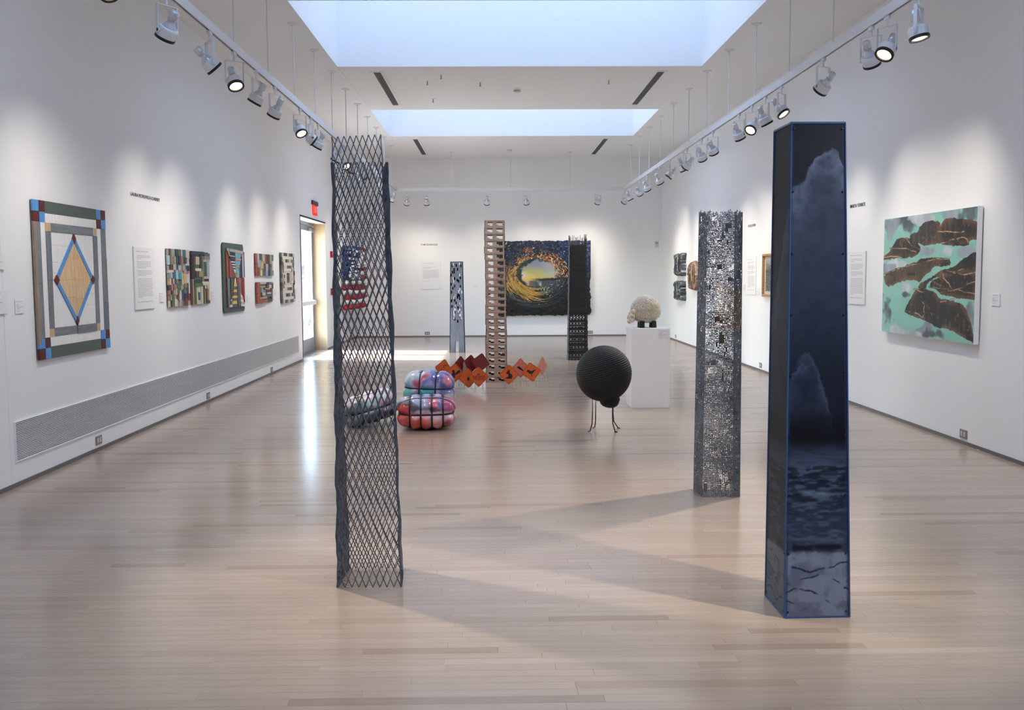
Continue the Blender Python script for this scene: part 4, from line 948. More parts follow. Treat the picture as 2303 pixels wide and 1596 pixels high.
    for q in VEIN:
        d = dpoly(u + (n2 - .5) * .03, v + (n1 - .5) * .03, smooth_poly(q, 2, False), False)
        C = mixc(C, npl((58, 42, 32)), sst(.013, .006, d) * .7); C = mixc(C, npl((208, 176, 136)), sst(.0045, .0018, d) * sst(.36, .62, n1 * .5 + n2 * .5))
    e = .003
    P = np.stack([(u - .5) * (w - 2 * e), np.full(u.shape, -t - .0006), (.5 - v) * (h - 2 * e)], -1)
    grid_mesh('painted_face', M['paint_canvas'], P, C, o)
stream_painting()

def framed_picture():
    w, h, t = .93, .64, .05
    o = thing('framed_picture', 'wood-framed dark drawing partly behind the blue-black obelisk', 'picture', on_right(14.37 * .985, 1.482), RW)
    b = MB(); f = .035
    wood = mat('light_oak_frame', (176, 128, 84), .5, nscale=30, namt=.1)
    for q in ((-w / 2, w / 2, h / 2 - f, h / 2), (-w / 2, w / 2, -h / 2, -h / 2 + f), (-w / 2, -w / 2 + f, -h / 2 + f, h / 2 - f), (w / 2 - f, w / 2, -h / 2 + f, h / 2 - f)):
        b = MB(); b.bevbox(q[0], q[1], -t, 0, q[2], q[3], .006); b.build('frame_rail', wood, o)
    b = MB(); b.box(-w / 2 + f, w / 2 - f, -.014, -.004, -h / 2 + f, h / 2 - f); b.build('mat_board', mat('warm_white_mat', (204, 200, 192), .7), o)
    u, v = np.meshgrid(np.linspace(0, 1, 120), np.linspace(0, 1, 90))
    n = vnoise(u, v, 16, 40, 3); n2 = vnoise(u, v, 50, 30, 4); edge = dpoly(u, v, [(0, 0), (1, 0), (1, 1), (0, 1)]) + (n - .5) * .09
    C = mixc(np.ones(u.shape + (3,)) * npl((96, 92, 84)), npl((36, 36, 36)), sst(.4, .65, n)); C = mixc(C, npl((150, 146, 138)), sst(.6, .7, n2) * .8)
    C = mixc(C, npl((176, 172, 166)), sst(.4, .0, v + (n - .5) * .3) * .7)
    C = mixc(np.ones_like(C) * npl((204, 200, 192)), C, sst(.0, .03, edge))
    P = np.stack([(u - .5) * (w - .17), -.0146 - .002 * n, (.5 - v) * (h - .15)], -1)
    grid_mesh('drawing', M['paint_canvas'], P, C, o)
framed_picture()

def bark(name, label, yc, zc, w, h, cols, seed, oval=False):
    o = thing(name, label, 'artwork', on_right(yc, zc), RW)
    nx, nz = 36, 56
    u, v = np.meshgrid(np.linspace(0, 1, nx), np.linspace(0, 1, nz))
    n = vnoise(u, v, 9, 4, seed); n2 = vnoise(u, v, 22, 12, seed + 1); ed = vnoise(v, u * 0, 12, 1, seed + 2); ed2 = vnoise(u, v * 0, 8, 1, seed + 3)
    U = (u - .5) * (1 + (ed - .5) * .25); V = (v - .5) * (1 + (ed2 - .5) * .16)
    if oval:
        s = np.sqrt(np.clip(1 - (2 * np.abs(v - .5)) ** 2.6, .04, 1)); U = U * s
    border = np.minimum(np.minimum(u, 1 - u), np.minimum(v, 1 - v))
    D = .02 + sst(0, .08, border) * (.035 + .05 * n + .03 * n2)
    D[border <= 0] = 0.0
    C = mixc(np.ones(u.shape + (3,)) * npl(cols[0]), npl(cols[1]), sst(.4, .6, n)); C = mixc(C, npl(cols[2]), sst(.55, .7, n2))
    P = np.stack([U * w, -D, -V * h], -1)
    grid_mesh('carved_face', M['paint_canvas'], P, C, o)
    for k in range(5):
        r = random.Random(seed * 10 + k); x = (k - 2) * w * .16; b = MB()
        pts = [(x + r.uniform(-.02, .02) * w * 2, -.095 - r.uniform(0, .01), h * (.38 - .76 * i / 5) * (1 - abs(k - 2) * (.12 if oval else 0))) for i in range(6)]
        b.tube(pts, [.004, .012, .014, .013, .011, .004], 6, lin(cols[k % 3])); b.build('raised_ridge', M['wood_paint'], o, smooth=True)
def barks():
    bark('bark_relief', 'dark grey rugged relief, upper of the pair beyond the sheep', 21.5 * .985, 1.72, 1.0, .5, [(74, 80, 88), (28, 30, 38), (168, 172, 176)], 40)
    bark('bark_relief', 'grey-green rugged relief, lower of the pair beyond the sheep', 21.5 * .985, 1.148, 1.0, .43, [(78, 90, 94), (34, 40, 46), (150, 160, 162)], 50)
    bark('bark_relief', 'tan oval bark-like relief beside the circuit tower', 19.95 * .985, 1.477, .92, .60, [(150, 120, 98), (104, 78, 62), (184, 158, 136)], 60, True)
barks()

# ------------------------------------------------------------------ end wall
def wave_relief():
    x0, x1, z0, z1 = -.02, 2.345, .515, 2.338; w, h = x1 - x0, z1 - z0
    o = thing('wave_collage', 'large dark blue collage of a cresting wave around a golden sky, on end wall', 'artwork', on_back((x0 + x1) / 2, (z0 + z1) / 2), BW)
    b = MB(); b.box(-w / 2 + .02, w / 2 - .04, -.08, 0, -h / 2 + .02, h / 2 - .02, lin((16, 17, 20))); b.build('backing_board', M['wood_paint'], o)
    nx, ny = 330, 260
    u, v = np.meshgrid(np.linspace(0, 1, nx), np.linspace(0, 1, ny))
    n1 = vnoise(u, v, 8, 7, 1); n2 = vnoise(u, v, 50, 40, 2); n3 = vnoise(u, v, 90, 70, 3, 2); n4 = vnoise(u, v, 24, 4, 4)
    cx, cy = .425, .43
    dx, dy = (u - cx) / .2, (v - cy) / .2; r = np.hypot(dx, dy); th = np.arctan2(dy, dx)
    C = np.ones(u.shape + (3,)) * npl((18, 26, 38))
    C = mixc(C, npl((28, 46, 96)), sst(.3, .75, u + (n1 - .5) * .5) * sst(.55, .1, v)); C = mixc(C, npl((70, 92, 104)), sst(.62, .74, n2) * sst(.7, .2, v)); C = mixc(C, npl((14, 20, 52)), sst(.6, .4, n2) * sst(.5, .1, v) * .6)
    C = mixc(C, npl((7, 8, 10)), sst(.62, .82, v + (n1 - .5) * .15)); C = mixc(C, npl((10, 14, 16)), sst(.12, .0, u) * .8)
    C = mixc(C, npl((38, 52, 48)), sst(2.0, 1.2, r) * .8)
    # foam-gold crest to the upper side
    ang = sst(.3, -.5, np.sin(th) + .35 * np.cos(th)); ring = sst(1.8, 1.15, r + (n1 - .5) * .8) * sst(.92, 1.05, r)
    C = mixc(C, npl((150, 92, 44)), ring * ang * sst(.42, .6, n2)); C = mixc(C, npl((222, 160, 86)), ring * ang * sst(.6, .72, n3)); C = mixc(C, npl((196, 206, 206)), ring * sst(.70, .78, n3) * .8)
    # golden fibres sweeping below on the near side
    sw = sst(1.9, 1.2, r) * sst(.95, 1.08, r) * sst(-.1, .35, np.sin(th)) * sst(.35, -.15, np.cos(th) - .1)
    stre = vnoise((th + 3.2) / 6.4, r / 3.5, 6, 60, 8, 3)
    C = mixc(C, npl((206, 160, 66)), sw * sst(.42, .58, stre)); C = mixc(C, npl((240, 210, 130)), sw * sst(.58, .66, stre))
    lw = sst(2.6, 1.4, r) * sst(.9, 1.2, r) * sst(.0, .6, np.sin(th)); C = mixc(C, npl((96, 110, 96)), lw * sst(.5, .68, stre) * .8)
    lf = sst(1.25, 1.12, r) * sst(.95, 1.02, r) * sst(.0, -.6, np.cos(th)); C = mixc(C, npl((200, 150, 72)), lf * sst(.35, .6, n2))
    # the opening: sky above a dark horizon, grey water below
    sky = mixc(np.ones_like(C) * npl((122, 130, 146)), npl((172, 166, 96)), sst(-.55, .2, dy + (n1 - .5) * .8)); sky = mixc(sky, npl((226, 200, 110)), sst(-.25, .6, dy) * sst(.5, -.8, dx + (n1 - .5)) * .9); sky = mixc(sky, npl((206, 208, 206)), np.exp(-((dx + .8) ** 2 + (dy - .2) ** 2) * 12)); sky = mixc(sky, npl((170, 176, 166)), sst(.1, .9, dx) * .6)
    wat = mixc(np.ones_like(C) * npl((64, 76, 84)), npl((158, 170, 180)), sst(.55, .7, n4)); 
    hor = .505 + (u - cx) * -.03 + (n2 - .5) * .02
    fill = mixc(sky, npl((44, 32, 18)), sst(hor - .012, hor + .004, v) * sst(-.5, .3, dx)); fill = mixc(fill, wat, sst(hor + .02, hor + .035, v))
    fill = mixc(fill, npl((196, 140, 56)), sst(hor - .06, hor + .03, v) * sst(.1, -.9, dx) * .8)
    op = sst(1.08, .92, np.hypot((u - cx - .01) / (.155 + .075 * sst(0, .12, u - cx)), (v - cy) / (.165 + .03 * sst(0, .1, v - cy))) + (n1 - .5) * .45 + (n2 - .5) * .35)
    C = mixc(C, fill, op)
    C = mixc(C, npl((86, 104, 98)), sst(.6, .72, stre) * sst(.5, .9, v) * sst(.95, .3, v) * sst(.4, .9, u) * .7)
    rag = vnoise(u, v, 30, 30, 12, 2)
    D = .085 + .012 * n1 + .02 * n2 * (1 - op)
    U = (u - .5) * w * (1 + (v > .5) * (u > .5) * (vnoise(v, v * 0, 14, 1, 5) - .5) * .09); V = (.5 - v) * h + ((v < .004) | (v > .996)) * (vnoise(u, u * 0, 40, 1, 6) - .5) * .05
    grid_mesh('sculpted_face', M['paint_canvas'], np.stack([U, -D, V], -1), C, o)
    # loose scraps standing proud of the face
    rr = random.Random(8); b = MB()
    for k in range(2600):
        a = rr.uniform(0, 2 * math.pi); q = rr.uniform(1.05, 3.2)
        uu, vv = cx + .2 * q * math.cos(a), cy + .2 * q * math.sin(a) * .95
        if not (.02 < uu < .98 and .02 < vv < .93): continue
        s_up = -math.sin(a) + .45 * math.cos(a)
        if s_up < .1 and rr.random() < .55: continue
        if vv > .66 and rr.random() < .8: continue
        if s_up > .25 and q < 1.12 + .6 * max(0, math.cos(a)) + .2 * rr.random(): c = rr.choice([(200, 130, 60), (226, 176, 104), (150, 80, 40), (214, 206, 190), (90, 64, 44)])
        elif math.sin(a) > .2 and math.cos(a) < .5 and q < 1.9: c = rr.choice([(222, 180, 84), (190, 150, 70), (150, 150, 96)])
        else: c = rr.choice([(26, 38, 78), (40, 70, 120), (20, 26, 40), (96, 128, 150), (54, 66, 66), (16, 20, 26), (30, 44, 110)])
        if rr.random() < .03: c = (226, 228, 224)
        L = rr.uniform(.006, .03); wd = rr.uniform(.003, .009)
        ta = a + math.pi / 2 + rr.uniform(-.5, .5)
        Mx = Matrix.Translation(((uu - .5) * w, -.118 - rr.uniform(0, .02), (.5 - vv) * h)) @ Matrix.Rotation(ta, 4, 'Y') @ Matrix.Rotation(rr.uniform(-.3, .3), 4, 'Z')
        b.box(-L, L, -.004, .004, -wd, wd, lin(c), Mx)
    stuff(b.build('loose_scraps', M['print'], o))
    b = MB()
    for k in range(170):   # straw-like fibres sweeping round the wave's trough
        q = rr.uniform(1.02, 1.75); a0 = rr.uniform(1.7, 3.5); da = rr.uniform(.15, .6); dq = rr.uniform(.0, .35)
        c = rr.choice([(214, 168, 72), (236, 204, 120), (196, 140, 60), (150, 150, 100), (228, 190, 96)]) if a0 < 2.9 else rr.choice([(206, 150, 70), (224, 196, 130), (120, 120, 90)])
        pts = []
        for i in range(5):
            aa = a0 - da * i / 4; qq = q + dq * (i / 4) ** 1.5
            uu, vv = cx + .2 * qq * math.cos(aa) * (1 + .35 * max(0, math.cos(aa))), cy + .2 * qq * math.sin(aa)
            pts.append(((uu - .5) * w, -.108 - .012 * math.sin(i / 4 * math.pi) - .006 * rr.random(), (.5 - vv) * h))
        b.tube(pts, [.001, .0035, .004, .003, .001], 4, lin(c), cap=False)
    stuff(b.build('straw_fibres', M['print'], o))
wave_relief()

# ------------------------------------------------------------------ floor sculptures
def bil(c, s, t):
    """corners bottom-left, bottom-right, top-right, top-left"""
    a = c[0].lerp(c[1], s); b = c[3].lerp(c[2], s); return a.lerp(b, t)
def strand(b, p, q, n, hw, hd, c):
    d = (q - p)
    if d.length < 1e-6: return
    e = d.normalized().cross(n).normalized() * hw; f = n * hd
    i = len(b.v)
    for x in (p, q): b.v += [tuple(x + e + f), tuple(x - e + f), tuple(x - e - f), tuple(x + e - f)]
    for k in range(4):
        l = (k + 1) % 4; b.f.append((i + k, i + l, i + 4 + l, i + 4 + k)); b.c.append(c)

def mesh_column():
    o = thing('mesh_column', 'tall square column of dark expanded steel mesh, see-through', 'sculpture', (-.62, 4.7, 0))
    V = lambda x, y, z: Vector((x + .62, y - 4.7, z))
    B = [V(-.77, 4.55, .003), V(-.466, 4.55, .003), V(-.49, 4.85, .003), V(-.762, 4.85, .003)]
    T = [V(-.752, 4.55, 2.03), V(-.50, 4.55, 2.03), V(-.562, 4.85, 2.20), V(-.806, 4.85, 2.19)]
    r = random.Random(2)
    tone = [lin((92, 100, 112)), lin((82, 90, 102)), lin((106, 113, 124))]
    def panel(c, n, rows, wob, hd):
        b = MB(); nrm = (c[1] - c[0]).cross(c[3] - c[0]).normalized()
        def node(i, j):
            s = (i + .5 * (j % 2)) / n
            p = bil(c, min(1, max(0, s)), j / rows)
            return p + nrm * (wob * math.sin(j * .9 + i * .3) * .004)
        for j in range(rows):
            for i in range(n + 1):
                for di in ((0, -1) if j % 2 == 0 else (0, 1)):
                    k = i + di
                    if not (0 <= k <= n): continue
                    if (j % 2 == 0 and k + .5 > n + .01) or (j % 2 == 1 and i + .5 > n + .01): continue
                    strand(b, node(i, j), node(k, j + 1), nrm, .002, hd, tone[(i + j) % 3])
        # curled cut edges
        for s in (0, 1):
            pts = [bil(c, s, j / rows) + nrm * (.003 * math.sin(j * 1.1)) + (c[1] - c[0]).normalized() * ((s * 2 - 1) * .0025 * math.cos(j * 1.6)) for j in range(rows + 1)]
            for p, q in zip(pts, pts[1:]): strand(b, p, q, nrm, .002, .003, tone[0])
        return b
    for c, n, rows, hd in (((B[0], B[1], T[1], T[0]), 9, 48, .0022), ((B[1], B[2], T[2].lerp(B[2], .075), T[1]), 9, 48, .005), ((B[2], B[3], T[3], T[2]), 8, 54, .0022), ((B[3], B[0], T[0], T[3].lerp(B[3], .075)), 9, 48, .007)):
        panel([Vector(p) for p in c], n, rows, 1, hd).build('mesh_panel', M['steel_mesh'], o)
mesh_column()

def obelisk():
    o = thing('printed_obelisk', 'tall dark blue tapering column printed with clouds over sea, blue edged', 'sculpture', (1.39, 4.2, 0))
    V = lambda x, y, z: Vector((x - 1.39, y - 4.2, z))
    H = 2.13
    B = [V(1.254, 4.07, .002), V(1.542, 4.076, .002), V(1.545, 4.36, .002), V(1.252, 4.36, .002)]
    T = [V(1.244, 4.065, H), V(1.47, 4.067, H), V(1.472, 4.30, H), V(1.241, 4.30, H)]
    edge_m = mat('blue_acrylic_edge', (50, 82, 130), .3); screw_m = M['black_rim']
    nx, ny = 96, 760
    u, v = np.meshgrid(np.linspace(0, 1, nx), np.linspace(0, 1, ny))
    def skin(seed, k):
        n1 = vnoise(u, v, 3, 24, seed); n2 = vnoise(u, v, 6, 52, seed + 1, 5); n3 = vnoise(u, v, 4, 170, seed + 2, 3); n4 = vnoise(u, v, 5, 40, seed + 3)
        C = np.ones(u.shape + (3,)) * npl((16, 22, 38)) * (.8 + .4 * n1)[..., None]
        bump = (n2 - .5) * .07 + (n4 - .5) * .03
        top1 = (.125 - .075 * np.exp(-((u - .66) / .36) ** 4) + bump * .55) if k == 0 else (.40 - .27 * u + bump)
        f1 = np.exp(-np.clip(v - top1, 0, 1) / .12) * sst(0, .008, v - top1)
        C = mixc(C, npl((104, 112, 142)), f1 * (.34 + 1.1 * (n2 - .28)))
        C = mixc(C, npl((48, 55, 78)), sst(.0, .1, v - top1) * sst(.52, .3, v) * (.35 + .5 * n2))
        top2 = .455 + .75 * (u - .32) ** 2 + bump * .9
        f2 = np.exp(-np.clip(v - top2, 0, 1) / .055) * sst(0, .01, v - top2) * sst(1.0, .5, u)
        C = mixc(C, npl((84, 92, 122)), f2 * (.25 + 1.0 * (n2 - .25)))
        C = mixc(C, npl((30, 36, 56)), sst(0, .03, v - top2) * sst(.62, .52, v) * n2 * .8)
        C = mixc(C, npl((6, 9, 18)), sst(.56, .61, v) * sst(.665, .625, v) * .9)
        hz = .684
        C = mixc(C, npl((80, 86, 112)), sst(.632, .68, v) * (v < hz) * (.25 + .75 * n3))
        sea = mixc(np.ones_like(C) * npl((28, 34, 52)), npl((88, 96, 120)), sst(.38, .75, n3) * .75); sea = mixc(sea, npl((12, 15, 26)), sst(.52, .36, vnoise(u, v, 7, 150, seed + 7, 3)) * .7)
        sea = mixc(sea, npl((82, 88, 110)), sst(.70, .86, v) * .4)
        C = np.where(((v >= hz) & (v < .865))[..., None], sea, C)
        C = mixc(C, npl((126, 140, 158)), np.exp(-((v - .742) / .004) ** 2) * sst(.2, .3, u) * sst(.75, .6, u) * n3)
        shore = mixc(np.ones_like(C) * npl((132, 132, 150)), npl((104, 105, 124)), sst(.42, .72, n4))
        sv = .862 + (n1 - .5) * .016; C = mixc(C, shore, sst(sv, sv + .006, v)); C = mixc(C, npl((16, 20, 32)), np.exp(-((v - .853) / .009) ** 2) * sst(.42, .6, n4))
        for kk in range(4):
            lv = .893 + kk * .026 + .008 * np.sin(u * (5 + kk * 2) + kk * 1.7 + seed) + (n2 - .5) * .012
            C = mixc(C, npl((40, 42, 58)), sst(.0028, .0005, np.abs(v - lv)) * sst(.42, .58, vnoise(u, v, 4, 30, seed + 11 + kk)))
        C = C * np.array([.74, .9, 1.0])
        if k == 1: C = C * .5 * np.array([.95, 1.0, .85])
        bd = np.minimum(u, 1 - u); C = mixc(C, npl((30, 46, 84)), sst(.055, .03, bd) * .6)
        return C
    e = .008
    for k in range(4):
        a, b_ = B[k], B[(k + 1) % 4]; c, d = T[(k + 1) % 4], T[k]
        cs = [a, b_, c, d]; nrm = (b_ - a).cross(d - a).normalized()
        P = np.zeros(u.shape + (3,))
        A0, A1, A2, A3 = [np.array(q) for q in cs]
        uu = u[..., None]; vv = (1 - v)[..., None]
        P = (A0 * (1 - uu) + A1 * uu) * (1 - vv) + (A3 * (1 - uu) + A2 * uu) * vv
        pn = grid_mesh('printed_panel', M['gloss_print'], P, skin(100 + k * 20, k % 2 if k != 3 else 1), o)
        for side in (0, 1):
            for j in range(9):
                t = .012 + .976 * j / 8; s = .05 if side == 0 else .95
                p = bil(cs, s, t); q = MB()
                Mx = Matrix.Translation(p + nrm * .0005) @ nrm.to_track_quat('Z', 'Y').to_matrix().to_4x4()
                q.lathe([(.0048, 0), (.004, .003), (0, .0035)], 8, M=Mx); q.build('screw', screw_m, pn)
        q = MB(); strand(q, a + nrm * .0, b_ + nrm * .0, nrm, .006, .003, (1, 1, 1, 1)); strand(q, d, c, nrm, .004, .003, (1, 1, 1, 1)); q.build('edge_trim', edge_m, o)
        q = MB(); ax = (a + d) * .5; out = Vector((ax.x, ax.y, 0)).normalized(); strand(q, a + out * .001, d + out * .001, out, .003, .0025, (1, 1, 1, 1)); q.build('corner_trim', edge_m, o)
    q = MB(); q.face([T[0], T[1], T[2], T[3]], lin((30, 40, 64))); q.build('top_cap', M['print'], o)
obelisk()

def circuit_tower():
    o = thing('circuit_tower', 'tall square lacework column of dark grey circuit-like traces', 'sculpture', (1.52, 6.49, 0))
    V = lambda x, y, z: Vector((x - 1.52, y - 6.49, z))
    B = [V(1.388, 6.37, .004), V(1.642, 6.365, .004), V(1.655, 6.61, .004), V(1.382, 6.62, .004)]
    T = [V(1.402, 6.37, 1.92), V(1.634, 6.37, 1.93), V(1.64, 6.60, 1.95), V(1.40, 6.61, 1.95)]
    m = colmat('etched_circuit_board', .45, .1, 30, (1, 1, 1))
    for f in range(4):
        r = random.Random(50 + f)
        cs = [B[f], B[(f + 1) % 4], T[(f + 1) % 4], T[f]]; nrm = (cs[1] - cs[0]).cross(cs[3] - cs[0]).normalized()
        n, R = 23, 172; b = MB()
        dens = [[.5 + .5 * noise.noise(Vector((i * .16 + f * 9, j * .07, 3.3))) for i in range(n + 1)] for j in range(R + 1)]
        def hole(i, j):
            return noise.noise(Vector((i * .2 + f * 7, j * .13, 8.1))) > (.37 if f in (0, 2) else .5)
        top = [R - 3 + int(5 * noise.noise(Vector((i * .35, f * 3.0, 1.0)))) for i in range(n + 1)]
        def tone(j, i):
            k = noise.noise(Vector((i * .1, j * .06, f)))
            base = (98, 104, 112)
            t = 1 - j / R
            if f in (0, 2) and .27 < t + k * .05 < .42 and i > n * .25: base = (112, 86, 58) if (i + j) % 5 else (150, 110, 62)
            elif .42 <= t < .5 and i < n * .6 and i > n * .3 and f == 0: base = (74, 84, 66)
            return lin([q * (1 + k * .25) for q in base])
        def pt(i, j): return bil(cs, i / n, j / R)
        for j in range(R):
            for i in range(n + 1):
                if j > top[i]: continue
                if hole(i, j) and 0 < i < n: continue
                d = dens[j][i]; p = pt(i, j); c = tone(j, i)
                horiz = noise.noise(Vector((i * .33, j * .3, 20 + f)))
                low = .12 if j < R * .45 else 0
                if r.random() < (.88 if horiz < 0 else .40) + low or i in (0, n): strand(b, p, pt(i, j + 1), nrm, .0020, .0022, c)
                if i < n and not hole(i + 1, j):
                    if r.random() < (.86 if horiz > 0 else .36) + low: strand(b, p, pt(i + 1, j), nrm, .0020, .0022, c)
                    elif r.random() < .4: strand(b, p, pt(i + 1, j + 1), nrm, .0016, .0022, c)
        stuff(b.build('trace_panel', m, o))
        # chips and round pads left standing in the etched sheet
        q = MB()
        for k in range(30):
            i, j = r.randint(1, n - 3), r.randint(2, R - 8)
            if f in (1, 3) or r.random() < .6:
                x0, x1, y0, y1 = i, i + r.choice([1, 2, 2, 3]), j, j + r.choice([1, 2, 3, 5])
                a = [pt(x0, y0), pt(x1, y0), pt(x1, y1), pt(x0, y1)]; c = tone(j, i); c = tuple(x * .7 for x in c[:3]) + (1,)
                lo = [p - nrm * .002 for p in a]; hi = [p + nrm * .003 for p in a]
                q.raw(lo + hi, [(4, 5, 6, 7), (3, 2, 1, 0), (0, 1, 5, 4), (1, 2, 6, 5), (2, 3, 7, 6), (3, 0, 4, 7)], c)
            else:
                Mx = Matrix.Translation(pt(i, j)) @ nrm.to_track_quat('Z', 'Y').to_matrix().to_4x4()
                q.lathe([(.005, -.002), (.009, -.002), (.009, .003), (.005, .003), (.005, -.002)], 10, tone(j, i), Mx)
        stuff(q.build('component_pads', m, o))
circuit_tower()

def perforated(b, mask, cs, th, c, cin=None):
    """sheet with rectangular holes; mask[j][i] True = solid, j from the bottom; cs corners seen from outside"""
    R, n = len(mask), len(mask[0]); nrm = (cs[1] - cs[0]).cross(cs[3] - cs[0]).normalized(); cin = cin or c
    P = lambda i, j, k: bil(cs, i / n, j / R) - nrm * (th * k)
    for j in range(R):
        i = 0
        while i < n:
            if not mask[j][i]: i += 1; continue
            k = i
            while k < n and mask[j][k]: k += 1
            b.face([P(i, j, 0), P(k, j, 0), P(k, j + 1, 0), P(i, j + 1, 0)], c); b.face([P(i, j + 1, 1), P(k, j + 1, 1), P(k, j, 1), P(i, j, 1)], cin)
            b.face([P(i, j, 0), P(i, j + 1, 0), P(i, j + 1, 1), P(i, j, 1)], cin); b.face([P(k, j, 1), P(k, j + 1, 1), P(k, j + 1, 0), P(k, j, 0)], cin)
            for x in range(i, k):
                if j + 1 >= R or not mask[j + 1][x]: b.face([P(x, j + 1, 0), P(x + 1, j + 1, 0), P(x + 1, j + 1, 1), P(x, j + 1, 1)], cin)
                if j == 0 or not mask[j - 1][x]: b.face([P(x, j, 1), P(x + 1, j, 1), P(x + 1, j, 0), P(x, j, 0)], cin)
            i = k

def grey_tower():
    o = thing('grey_tower', 'slim blue-grey slab tower with small rectangular cut-outs and a notch at its foot', 'sculpture', (-.752, 18.88, 0))
    H = 1.776; wb, wt, dp = .304, .244, .2
    B = [Vector((-wb / 2, -dp / 2, 0)), Vector((wb / 2, -dp / 2, 0)), Vector((wb / 2, dp / 2, 0)), Vector((-wb / 2, dp / 2, 0))]
    T = [Vector((-wt / 2, -dp / 2, H)), Vector((wt / 2, -dp / 2, H)), Vector((wt / 2, dp / 2, H)), Vector((-wt / 2, dp / 2, H))]
    # cut-outs measured on the face: (u, v from top, see-through)
    holes = []
    for x, y, w in [(325, 485, 1), (378, 478, 1), (318, 500, 0), (352, 495, 0), (390, 497, 0), (322, 548, 0), (338, 525, 0), (362, 524, 0), (313, 572, 0), (338, 548, 0), (378, 572, 1), (325, 600, 1), (340, 600, 0), (362, 615, 0), (385, 597, 0), (328, 622, 1), (372, 622, 0), (312, 648, 0), (340, 660, 0), (325, 680, 0), (386, 668, 0), (378, 690, 1), (314, 712, 0), (368, 708, 1), (394, 712, 1),
                    (340, 740, 1), (366, 735, 0), (376, 740, 0), (328, 760, 1), (362, 756, 0), (378, 762, 0), (314, 782, 0), (338, 778, 0), (352, 800, 0), (376, 806, 1), (388, 826, 1), (318, 828, 0), (340, 826, 1), (364, 838, 0), (330, 852, 1), (342, 856, 1), (376, 856, 1), (328, 878, 1), (340, 880, 0), (366, 878, 1), (388, 882, 1), (328, 900, 1), (336, 905, 1), (374, 902, 1), (386, 905, 1), (328, 928, 1), (338, 930, 0), (388, 928, 1), (364, 950, 0)]:
        v = (y - 463) / (1210 - 463); xl, xr = 305 - v * 10, 405 + v * 14; holes.append(((x - xl) / (xr - xl), v, w))
    n, R = 30, 160
    def mask(see):
        m = [[True] * n for _ in range(R)]
        for u, v, w in holes:
            if see is not None and not w: continue
            i = int(u * n); j = R - 1 - int(v * R)
            for a in range(-1, 2):
                for q in range(-2, 3):
                    if 1 <= i + a < n - 1 and 0 <= j + q < R: m[j + q][i + a] = False
        for j in range(int(R * .132)):
            for i in range(int(n * .38), int(n * .63)): m[j][i] = False
        return m
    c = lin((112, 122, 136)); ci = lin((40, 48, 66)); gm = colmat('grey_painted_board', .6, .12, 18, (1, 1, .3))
    b = MB(); perforated(b, mask(None), [B[0], B[1], T[1], T[0]], .012, c, ci); b.build('perforated_sheet', gm, o)
    b = MB(); mk = [row[::-1] for row in mask(1)]; perforated(b, mk, [B[2], B[3], T[3], T[2]], .012, c, ci); b.build('perforated_sheet', gm, o)
    for i in (1, 3):
        b = MB(); perforated(b, [[True]], [B[i], B[(i + 1) % 4], T[(i + 1) % 4], T[i]], .012, c, ci); b.build('plain_sheet', gm, o)
    b = MB(); b.box(-wt / 2, wt / 2, -dp / 2, dp / 2, H - .012, H, c); b.build('top_sheet', gm, o)
grey_tower()

def cardboard_tower():
    o = thing('cardboard_tower', 'tall stacked cardboard tower of notched tiers standing among orange signs', 'sculpture', (.005, 13.6, 0))
    N, H = 25, 2.266; th = H / N; w, dp = .292, .29
    cm = colmat('brown_corrugated_card', .8, .12, 40, (1, 1, .3), .15)
    r = random.Random(6); n, R = 20, 12
    for k in range(N):
        s = 1 + r.uniform(-.02, .025); wx = w * (1.03 - .06 * k / N) * s; off = (-.006 if k > 18 else .004) + r.uniform(-.004, .004) - .003 * k / N
        z0, z1 = k * th, (k + 1) * th - .001
        kk = 1 + r.uniform(-.06, .05); c = lin([q * kk for q in ((176, 146, 128) if k < 19 else (172, 152, 136))]); ci = lin((112, 82, 62))
        m = [[True] * n for _ in range(R)]
        for u0 in (.14, .62):
            for j in range(2, 9):
                for i in range(n):
                    if u0 < (i + .5) / n < u0 + .27 and not (j in (2, 3) and (i + .5) / n < u0 + .10): m[j][i] = False
        B = [Vector((off - wx / 2, -dp / 2, z0)), Vector((off + wx / 2, -dp / 2, z0)), Vector((off + wx / 2, dp / 2, z0)), Vector((off - wx / 2, dp / 2, z0))]
        T = [p + Vector((0, 0, z1 - z0)) for p in B]
        b = MB()
        for f in range(4):
            mm = m if f == 0 else [row[::-1] for row in m] if f == 2 else [[True] * n for _ in range(R)]
            perforated(b, mm, [B[f], B[(f + 1) % 4], T[(f + 1) % 4], T[f]], .008, c, ci)
        # lip of the tier lapping over the one below, in three tabs
        for a, q in ((-.5, -.16), (-.13, .13), (.16, .5)):
            b.box(off + wx * a, off + wx * q, -dp / 2 - .006, -dp / 2, z1 - .012, z1 + .0, c)
        t = b.build('cardboard_tier', cm, o)
    for x, z in ((-.09, 1.24), (.10, .41), (.03, .07)):
        b = MB(); b.lathe([(0, 0), (.017, 0), (.017, .003), (0, .003)], 12, lin((120, 74, 46)), Matrix.Translation((x, -dp / 2 - .0095, z)) @ Matrix.Rotation(math.pi / 2, 4, 'X') @ Matrix.Diagonal((1.2, .7, 1, 1))); b.build('brown_sticker', cm, o)
cardboard_tower()

